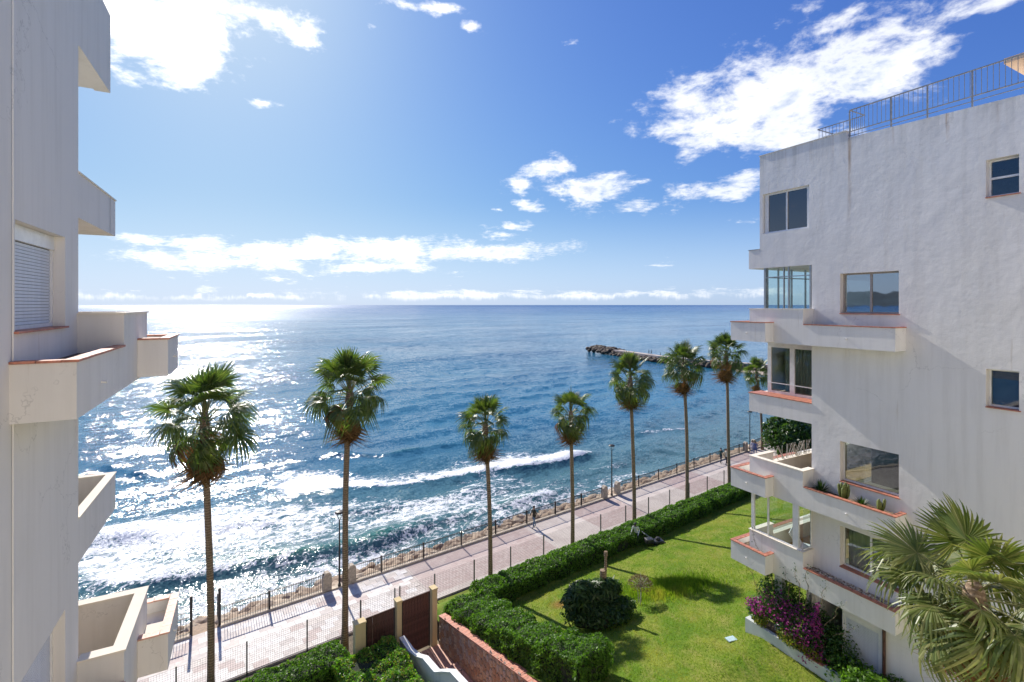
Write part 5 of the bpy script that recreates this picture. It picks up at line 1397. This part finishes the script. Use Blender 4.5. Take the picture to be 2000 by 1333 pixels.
A = [cloud((-.3, .7, 1.2), (.45, .85, .65), 420), cloud((-.35, -.1, 1.0), (.45, .9, .75), 560), cloud((-.35, 1.6, .75), (.35, .5, .3), 320), cloud((-.2, -.5, .7), (.4, .5, .9), 300), cloud((-.35, -.75, 1.5), (.15, .15, .7), 160), cloud((-.42, -.6, .2), (.2, .7, .4), 160)]
P = np.concatenate([a[0] for a in A]); N = np.concatenate([a[1] for a in A]); V, Q_ = leaf_quads(P, N, .045, rg, .8); o = np_mesh('flowers', V, Q_, M['bract'], t)
A = [cloud((-.4, 1.45, .35), (.2, .3, .3), 300), cloud((-.45, .15, .35), (.25, .55, .3), 600), cloud((-.4, -.6, .25), (.2, .4, .25), 300)]
P = np.concatenate([a[0] for a in A]); N = np.concatenate([a[1] for a in A]); V, Q_ = leaf_quads(P, N, .05, rg); np_mesh('yellow_shoots', V, Q_, M['yellow_leaf'], t)
mb = MB(); r = random.Random(9); TP = []
for (x0, y0, z0, dx, dy, L) in ((-.35, .9, 1.7, -.15, .75, 2.7), (-.25, -.1, 1.7, -.1, .1, 1.7), (-.25, -.3, 1.7, -.08, -.1, 1.9), (-.2, -.6, 1.6, -.1, -.4, 1.6), (-.3, .3, 1.7, -.12, .05, 1.4), (-.2, -1.0, 1.4, -.15, -.5, 1.4), (-.35, 1.5, 1.2, -.2, .5, 1.8), (-.2, -1.3, 1.2, -.1, -.6, 1.0)):
    pts = []
    for k in range(9):
        s = k / 8; p = Vector((x0 + dx * s * 1.2 + .05 * math.sin(k * 2.1 + x0), y0 + dy * s * 1.3 + .06 * math.sin(k + L), z0 + L * s - .25 * s * s)); pts.append(tuple(p))
        for _ in range(10): TP.append([p.x + r.gauss(0, .04), p.y + r.gauss(0, .05), p.z + r.gauss(0, .12)])
    mb.tube(pts, [.014 - .0011 * k for k in range(9)], 5)
mb.build('long_shoots', M['bark'], t)
TP = np.array(TP); V, Q_ = leaf_quads(TP, np.tile([0, 0, 1.], (len(TP), 1)), .026, rg); np_mesh('shoot_leaves', V, Q_, M['ivy_leaf'], t)
c = VU(18.15, 8.3); bush('broadleaf_shrub', 'glossy green broad leaved shrub under the shutter at the foot of the right block', (c.x, c.y, gz), (1.0, 1.9, 1.45), M['hedge_leaf'], 5000, .075, seed=33, rz=R28)
c = VU(17.9, 5.9); bush('broadleaf_shrub', 'glossy green shrub at the bottom edge below the near palm', (c.x, c.y, gz), (1.1, 1.6, 1.2), M['hedge_leaf'], 3500, .075, seed=35, rz=R28)

# ------------------------------------------------------------------ palms
def frond_mesh(name, seed, mat, nseg=28, blade=1.0, pet=1.0, droop=0.35, spread=2.3, fold=0.25, wid=0.05, cup=0.3):
    """fan leaf: petiole along +x, then a fan of pleated segments with hanging tips"""
    r = random.Random(seed); v = []; f = []; mi = []
    # petiole, slightly arched
    pp = [Vector((pet * s, 0, 0.10 * pet * math.sin(s * 1.6) - 0.05 * pet * s * s)) for s in (0, .35, .7, 1.0)]
    for k, p in enumerate(pp):
        w = (0.035, 0.02, 0.014, 0.012)[k] * (1 + pet * .2)
        v += [(p.x, -w, p.z), (p.x, 0, p.z + w * .7), (p.x, w, p.z)]
    for k in range(3):
        for j in range(2): a = k * 3 + j; f.append((a, a + 1, a + 4, a + 3)); mi.append(1)
    h = pp[-1]
    for i in range(nseg):
        a = -spread + 2 * spread * i / (nseg - 1) + r.uniform(-.03, .03)
        L = blade * (1.0 - 0.22 * (abs(a) / spread) ** 2) * r.uniform(.88, 1.08)
        dx, dy = math.cos(a), math.sin(a); nx, ny = -dy, dx; dr = droop * r.uniform(.6, 1.5)
        pr = [0.0, 0.3, 0.6, 0.82, 1.0]; wd = [0.006, wid * .62, wid, wid * .6, 0.004]
        base = len(v)
        for s, w in zip(pr, wd):
            rad = L * s; z = cup * abs(math.sin(a)) * rad * .5 - cup * .1 * rad - dr * L * max(0, s - .35) ** 2 * 2.1
            shr = 1 - .28 * dr * s * s
            cx, cy, cz = h.x + dx * rad * shr, dy * rad * shr, h.z + z
            fo = fold * w * (1 if i % 2 else -1)
            w *= L
            v += [(cx - nx * w, cy - ny * w, cz + abs(fo) * .0), (cx, cy, cz + abs(fold * w)), (cx + nx * w, cy + ny * w, cz)]
        for k in range(4):
            for j in range(2): q_ = base + k * 3 + j; f.append((q_, q_ + 1, q_ + 4, q_ + 3)); mi.append(0)
    o = mesh_from(name, v, f, None, mats=[mat, M['petiole'] if mat is not M['palm_dead'] else M['palm_dead']], fmat=mi)
    me = o.data; bpy.data.objects.remove(o); return me
FG = [frond_mesh('frond', 40 + k, M['palm_leaf'], 30, (.86, .82, .84, .86)[k], (1.2, 1.15, 1.05, .9)[k], (.12, .38, .8, 1.35)[k], (1.7, 2.1, 2.4, 2.4)[k], .3, .037) for k in range(4)]
FD = [frond_mesh('dead_frond', 60 + k, M['palm_dead'], 20, .85, .75, 1.5, 1.7, .3, .045, .1) for k in range(2)]
FN = [frond_mesh('frond', 80 + k, M['palm_leaf_near'], 40, 1.0, 1.1, .15 + .42 * k, 2.4, .35, .036) for k in range(4)]
def palm(base, zc, label, group, scale=1.0, tr=.15, nf=34, ndead=10, seed=1, lean=(0, 0), FG_=None, skirt=1.0, spear=True, tmat=None, low=2.1, lp=.95):
    r = random.Random(seed); t = empty('palm_tree', base, r.uniform(0, 6), label, 'palm tree', group)
    H_ = zc - base[2]; rot = Matrix.Rotation(-t.rotation_euler.z, 3, 'Z'); ln = rot @ Vector((lean[0], lean[1], 0))
    pts = []; rads = []
    n = 18
    for k in range(n + 1):
        s = k / n; b_ = math.sin(s * 3.1 + seed) * .06 * (1 - s) * s * 4
        pts.append((ln.x * s * s + b_, ln.y * s * s + b_ * .6, H_ * s)); rads.append(tr * (1.35 - .35 * min(1, s * 8)) * (1 + .03 * math.sin(k * 2.7)) * (1 - .15 * s))
    mb = MB(); mb.tube(pts, rads, 12); mb.build('trunk', M['bark'], t, smooth=True)
    top = Vector((ln.x, ln.y, H_))
    mb = MB(); mb.tube([top + Vector((0, 0, -.35 * scale)), top + Vector((0, 0, -.1)), top + Vector((0, 0, .3 * scale)), top + Vector((0, 0, .55 * scale))], [tr * .9, tr * 1.5, tr * 1.1, tr * .4], 10); mb.build('crown_shaft', M['bark'], t, smooth=True)
    FGm = FG_ or FG
    for k in range(nf):
        s = (k + .5) / nf; az = k * 2.399 + r.uniform(-.3, .3)
        tilt = .04 + low * s ** lp + r.uniform(-.16, .16)         # angle from upright
        idx_ = min(3, int(s * 3.2 + r.random() * .9)); me = FGm[idx_]
        if s > .86 and r.random() < .4: me = FD[0]
        o = bpy.data.objects.new('frond' if me not in FD else 'dead_frond', me); C.objects.link(o); o.parent = t
        sc_ = scale * r.uniform(.78, 1.12) * (0.95 if s < .15 else 1)
        o.scale = (sc_,) * 3
        o.rotation_euler = Matrix(((1, 0, 0), (0, 1, 0), (0, 0, 1))).to_euler()
        R_ = Matrix.Rotation(az, 3, 'Z') @ Matrix.Rotation(-(math.pi / 2 - tilt), 3, 'Y') @ Matrix.Rotation(r.uniform(-.7, .7), 3, 'X')
        o.rotation_euler = R_.to_euler(); o.location = top + Vector((0, 0, .25 * scale * (1 - s)))
    for k in range(ndead):
        az = k * 2.399 + 1; tilt = 2.75 + r.uniform(-.2, .33); me = FD[k % 2]
        o = bpy.data.objects.new('dead_frond', me); C.objects.link(o); o.parent = t; sc_ = scale * r.uniform(.85, 1.15) * skirt; o.scale = (sc_, sc_ * .7, sc_)
        R_ = Matrix.Rotation(az, 3, 'Z') @ Matrix.Rotation(-(math.pi / 2 - tilt), 3, 'Y') @ Matrix.Rotation(r.uniform(-.3, .3), 3, 'X')
        o.rotation_euler = R_.to_euler(); o.location = top + Vector((0, 0, -.30 * scale))
    if spear:
        mb = MB()
        for k in range(3):
            a = k * 2.1; kk = 1.6 if FG_ else 1.0; mb.tube([top + Vector((0, 0, .2)), top + Vector((math.cos(a) * .06, math.sin(a) * .06, 1.1 * scale)), top + Vector((math.cos(a) * .10, math.sin(a) * .10, 1.7 * scale)), top + Vector((math.cos(a) * .2, math.sin(a) * .2, (2.2 - k * .25) * scale))], [.03 * scale * kk, .03 * scale * kk, .035 * scale * kk, .004], 5)
        mb.build('spear_leaf', FGm[0].materials[0], t)
    return t
GP = 'tall fan palms in a row along the promenade'
PAL = [ # photo x of the trunk foot, crown x, crown y, w, scale, crown label
 (411, 400, 850, 25.0, 1.36, 'nearest and largest fan palm, at the left beside the lower balconies', 42, 9, .15),
 (673, 683, 795, 25.0, 1.24, 'second fan palm from the left, right beside the nearest street lamp', 42, 13, .155),
 (958, 948, 855, 25.0, 1.06, 'third fan palm from the left, behind the hedge corner', 34, 18, .14),
 (1118, 1115, 830, 25.0, 1.03, 'fourth fan palm from the left, a short one with a brown skirt', 34, 18, .14),
 (1239, 1231, 765, 25.0, 1.16, 'fifth fan palm from the left, right of the middle street lamp', 38, 18, .15),
 (1342, 1335, 738, 25.0, 1.24, 'sixth fan palm from the left, in front of the breakwater', 38, 12, .15),
 (1425, 1418, 715, 25.0, 1.24, 'seventh fan palm from the left, touching the edge of the right block', 34, 14, .15),
 (1489, 1478, 750, 30.2, 1.15, 'farthest and smallest fan palm, half hidden by the right block', 30, 3, .15)]
for i, (fx, cx, cy, w, s, lab, nf, nd, tr) in enumerate(PAL):
    A_ = at_w(fx, w); zc_ = CAMZ - (cy - 14 - 596) * A_.y / F
    palm((A_.x, A_.y, 2.5), zc_, lab, GP, s, tr, nf, nd, seed=i + 1, lean=((cx - fx) / F * A_.y, 0), low=(2.35, 2.25, 2.35, 2.3, 2.1, 2.0, 1.95, 2.0)[i])
# the near palm in front of the right block
Zp = 10.6; bx = .948 * Zp
palm((bx, Zp, 6.3), CAMZ - (1180 - 596) * Zp / F, 'big bushy fan palm in the foreground at the bottom right corner', None, .98, .17, 36, 14, seed=40, FG_=FN, lean=(-.08, 0), low=2.35, lp=.5)

# ------------------------------------------------------------------ people
def zone_mat(name, zones):
    """clothes by height on the body: zones = [(top z, colour)]"""
    m_, t = new_mat(name); co = obj_co(t); sp_ = t.add('ShaderNodeSeparateXYZ'); t.put(sp_.inputs[0], co)
    c = zones[-1][1]; 
    for z, col in reversed(zones[:-1]): c = t.mix(t.m('LESS_THAN', sp_.outputs[2], z), c, col)
    finish(m_, t, c, .8, t.bump(t.noise(co, 14, 3, .6), .5, .02)); return m_
def person(label, loc, rz, zones, h=1.65, bend=0.0, stride=.2, arms=0.1, hairc=(.03, .02, .015), skirt=False):
    t = empty('person', loc, rz, label, 'person'); k = h / 1.72
    J = {}; E = []
    def j(n, x, y, z, r_, p=None):
        J[n] = (len(J), Vector((x, y, z)) * k, r_ * k)
        if p: E.append((J[p][0], J[n][0]))
    sb, cb = math.sin(bend), math.cos(bend)
    def up(x, y, d): return (x, -.0 + y * cb - d * sb, .96 + d * cb + y * sb * .0)
    j('pel', 0, 0, .96, .135); j('wst', *up(0, 0, .16), .125, 'pel'); j('chs', *up(0, 0, .38), .145, 'wst'); j('nkb', *up(0, 0, .53), .085, 'chs'); j('nk', *up(0, -.01, .6), .052, 'nkb')
    j('hd', *up(0, -.02, .69), .092, 'nk'); j('hdt', *up(0, -.01, .77), .07, 'hd')
    for s, n in ((-1, 'l'), (1, 'r')):
        st = stride * s
        j('hp' + n, .09 * s, 0, .9, .105, 'pel'); j('kn' + n, .095 * s, -st * .55, .5, .066, 'hp' + n); j('an' + n, .095 * s, -st + (.08 if st < 0 else 0), .09, .045, 'kn' + n); j('to' + n, .1 * s, -st - .13, .04, .035, 'an' + n)
        a = arms * s
        j('sh' + n, *up(.17 * s, 0, .48), .062, 'nkb'); j('el' + n, *[c_ + d_ for c_, d_ in zip(up(.23 * s, 0, .22), (0, a * .6 - (.05 if bend else 0), 0))], .045, 'sh' + n)
        e = J['el' + n][1] / k; j('wr' + n, e.x + .01 * s, e.y - .1 - abs(a) * .5 - (.12 if bend else 0), e.z - .22, .032, 'el' + n); w_ = J['wr' + n][1] / k; j('ha' + n, w_.x, w_.y - .03, w_.z - .09, .03, 'wr' + n)
    me = bpy.data.meshes.new('body'); me.from_pydata([tuple(v_[1]) for v_ in J.values()], E, []); me.materials.append(zone_mat('clothes', [(z * k, c) for z, c in zones]))
    o = bpy.data.objects.new('body', me); C.objects.link(o); o.parent = t
    sk = o.modifiers.new('skin', 'SKIN'); sk.use_smooth_shade = True
    for i, v_ in enumerate(J.values()): me.skin_vertices[0].data[i].radius = (v_[2], v_[2] * .85)
    me.skin_vertices[0].data[0].use_root = True
    sb_ = o.modifiers.new('sub', 'SUBSURF'); sb_.levels = 1; sb_.render_levels = 2
    hd = J['hd'][1]; bm = bmesh.new(); bmesh.ops.create_icosphere(bm, subdivisions=2, radius=.108 * k)
    for v_ in bm.verts:
        v_.co.y += .022 * k
        if v_.co.z < -.02 * k: v_.co.z *= .6
    mh = bpy.data.meshes.new('hair'); bm.to_mesh(mh); bm.free(); mh.materials.append(simple('hair', hairc, .8)); oh = bpy.data.objects.new('hair', mh); C.objects.link(oh); oh.parent = t; oh.location = hd + Vector((0, 0, .035 * k))
    return t
skin = (.42, .25, .17)
P = px_plane(1043, 1031, 2.5); person('person walking alone on the promenade in a dark olive jacket and blue jeans', P, RP + math.pi / 2 + math.pi, [(.09, (.03, .03, .03)), (.9, (.12, .19, .28)), (1.5, (.055, .05, .03)), (9, skin)], 1.66, stride=.16)
P, _, _ = px_lawn(1243, 1066); P.z += .0
person('gardener in a white shirt and dark trousers bending over at the hedge', P, RP - 1.2, [(.09, (.02, .02, .02)), (.93, (.02, .035, .04)), (1.44, (.72, .72, .72)), (9, (.10, .09, .08))], 1.68, bend=.42, stride=.1, arms=.2, hairc=(.05, .05, .05))
P = px_plane(1408, 905, 2.5); person('person in a dark green top with a pale bag, left of the far strolling pair', P, RP + math.pi / 2, [(.09, (.02, .02, .02)), (.9, (.05, .06, .08)), (1.5, (.03, .07, .06)), (9, skin)], 1.62, stride=.2)
P = px_plane(1419, 908, 2.5); person('person in a cream shirt and black trousers, right of the far strolling pair', P, RP + math.pi / 2, [(.09, (.02, .02, .02)), (.9, (.015, .015, .02)), (1.5, (.62, .56, .42)), (9, skin)], 1.7, stride=.24)
P = px_plane(1470, 889, 2.5); person('person in a white top with a blue bag by the farthest lamp', P, RP - 1.2, [(.09, (.02, .02, .02)), (.9, (.10, .16, .34)), (1.5, (.62, .60, .66)), (9, skin)], 1.66, stride=.1)
P = px_plane(1476, 890, 2.5); person('person in blue clothes standing beside the farthest lamp', P, RP - 1, [(.09, (.02, .02, .02)), (.9, (.08, .12, .28)), (1.5, (.10, .15, .36)), (9, skin)], 1.6, stride=.1)
pd = (.02, .02, .02)
for (x, tt, lab) in ((1246, .43, 'tiny figure standing on the breakwater, left one of two'), (1251, .445, 'tiny figure standing on the breakwater, right one of two'), (1271, .5, 'tiny lone figure farther right on the breakwater path')):
    Pp = poly_pt(tt); person(lab, (Pp.x, Pp.y, 2.0), 1.0, [(.9, (.03, .03, .05)), (9, pd)], 1.7 if x < 1260 else 1.2)

# lawn mower
P, _, _ = px_lawn(1285, 1062)
t = empty('lawn_mower', P, .2, 'black lawn mower standing on the grass beside the gardener', 'mower')
mb = MB(); mb.box(-.35, .35, -.27, .27, .1, .26); mb.build('deck', M['mower_body'], t, bevel=.05)
mb = MB(); mb.lathe([(.16, .26), (.17, .36), (.12, .43), (.03, .45)], 14); mb.build('engine', M['black'], t, smooth=False)
for sx in (-.33, .33):
    for sy in (-.3, .3):
        mb = MB(); mb.tube([(sx, sy - .03, .11), (sx, sy + .03, .11)], .11, 14); mb.build('wheel', M['black'], t)
mb = MB(); mb.box(-.95, -.37, -.24, .24, .12, .42); mb.build('grass_bag', M['mower_body'], t, bevel=.07)
mb = MB(); mb.tube([(-.3, -.2, .25), (-1.1, -.2, .85), (-1.15, 0, .9), (-1.1, .2, .85), (-.3, .2, .25)], .014, 6); mb.build('handle', M['grey_alu'], t)

sc.cycles.use_denoising = True
sc.cycles.max_bounces = 8
sc.cycles.diffuse_bounces = 4
sc.cycles.glossy_bounces = 3
sc.cycles.transparent_max_bounces = 12
sc.cycles.caustics_reflective = False
sc.cycles.caustics_refractive = False
sc.cycles.sample_clamp_indirect = 6
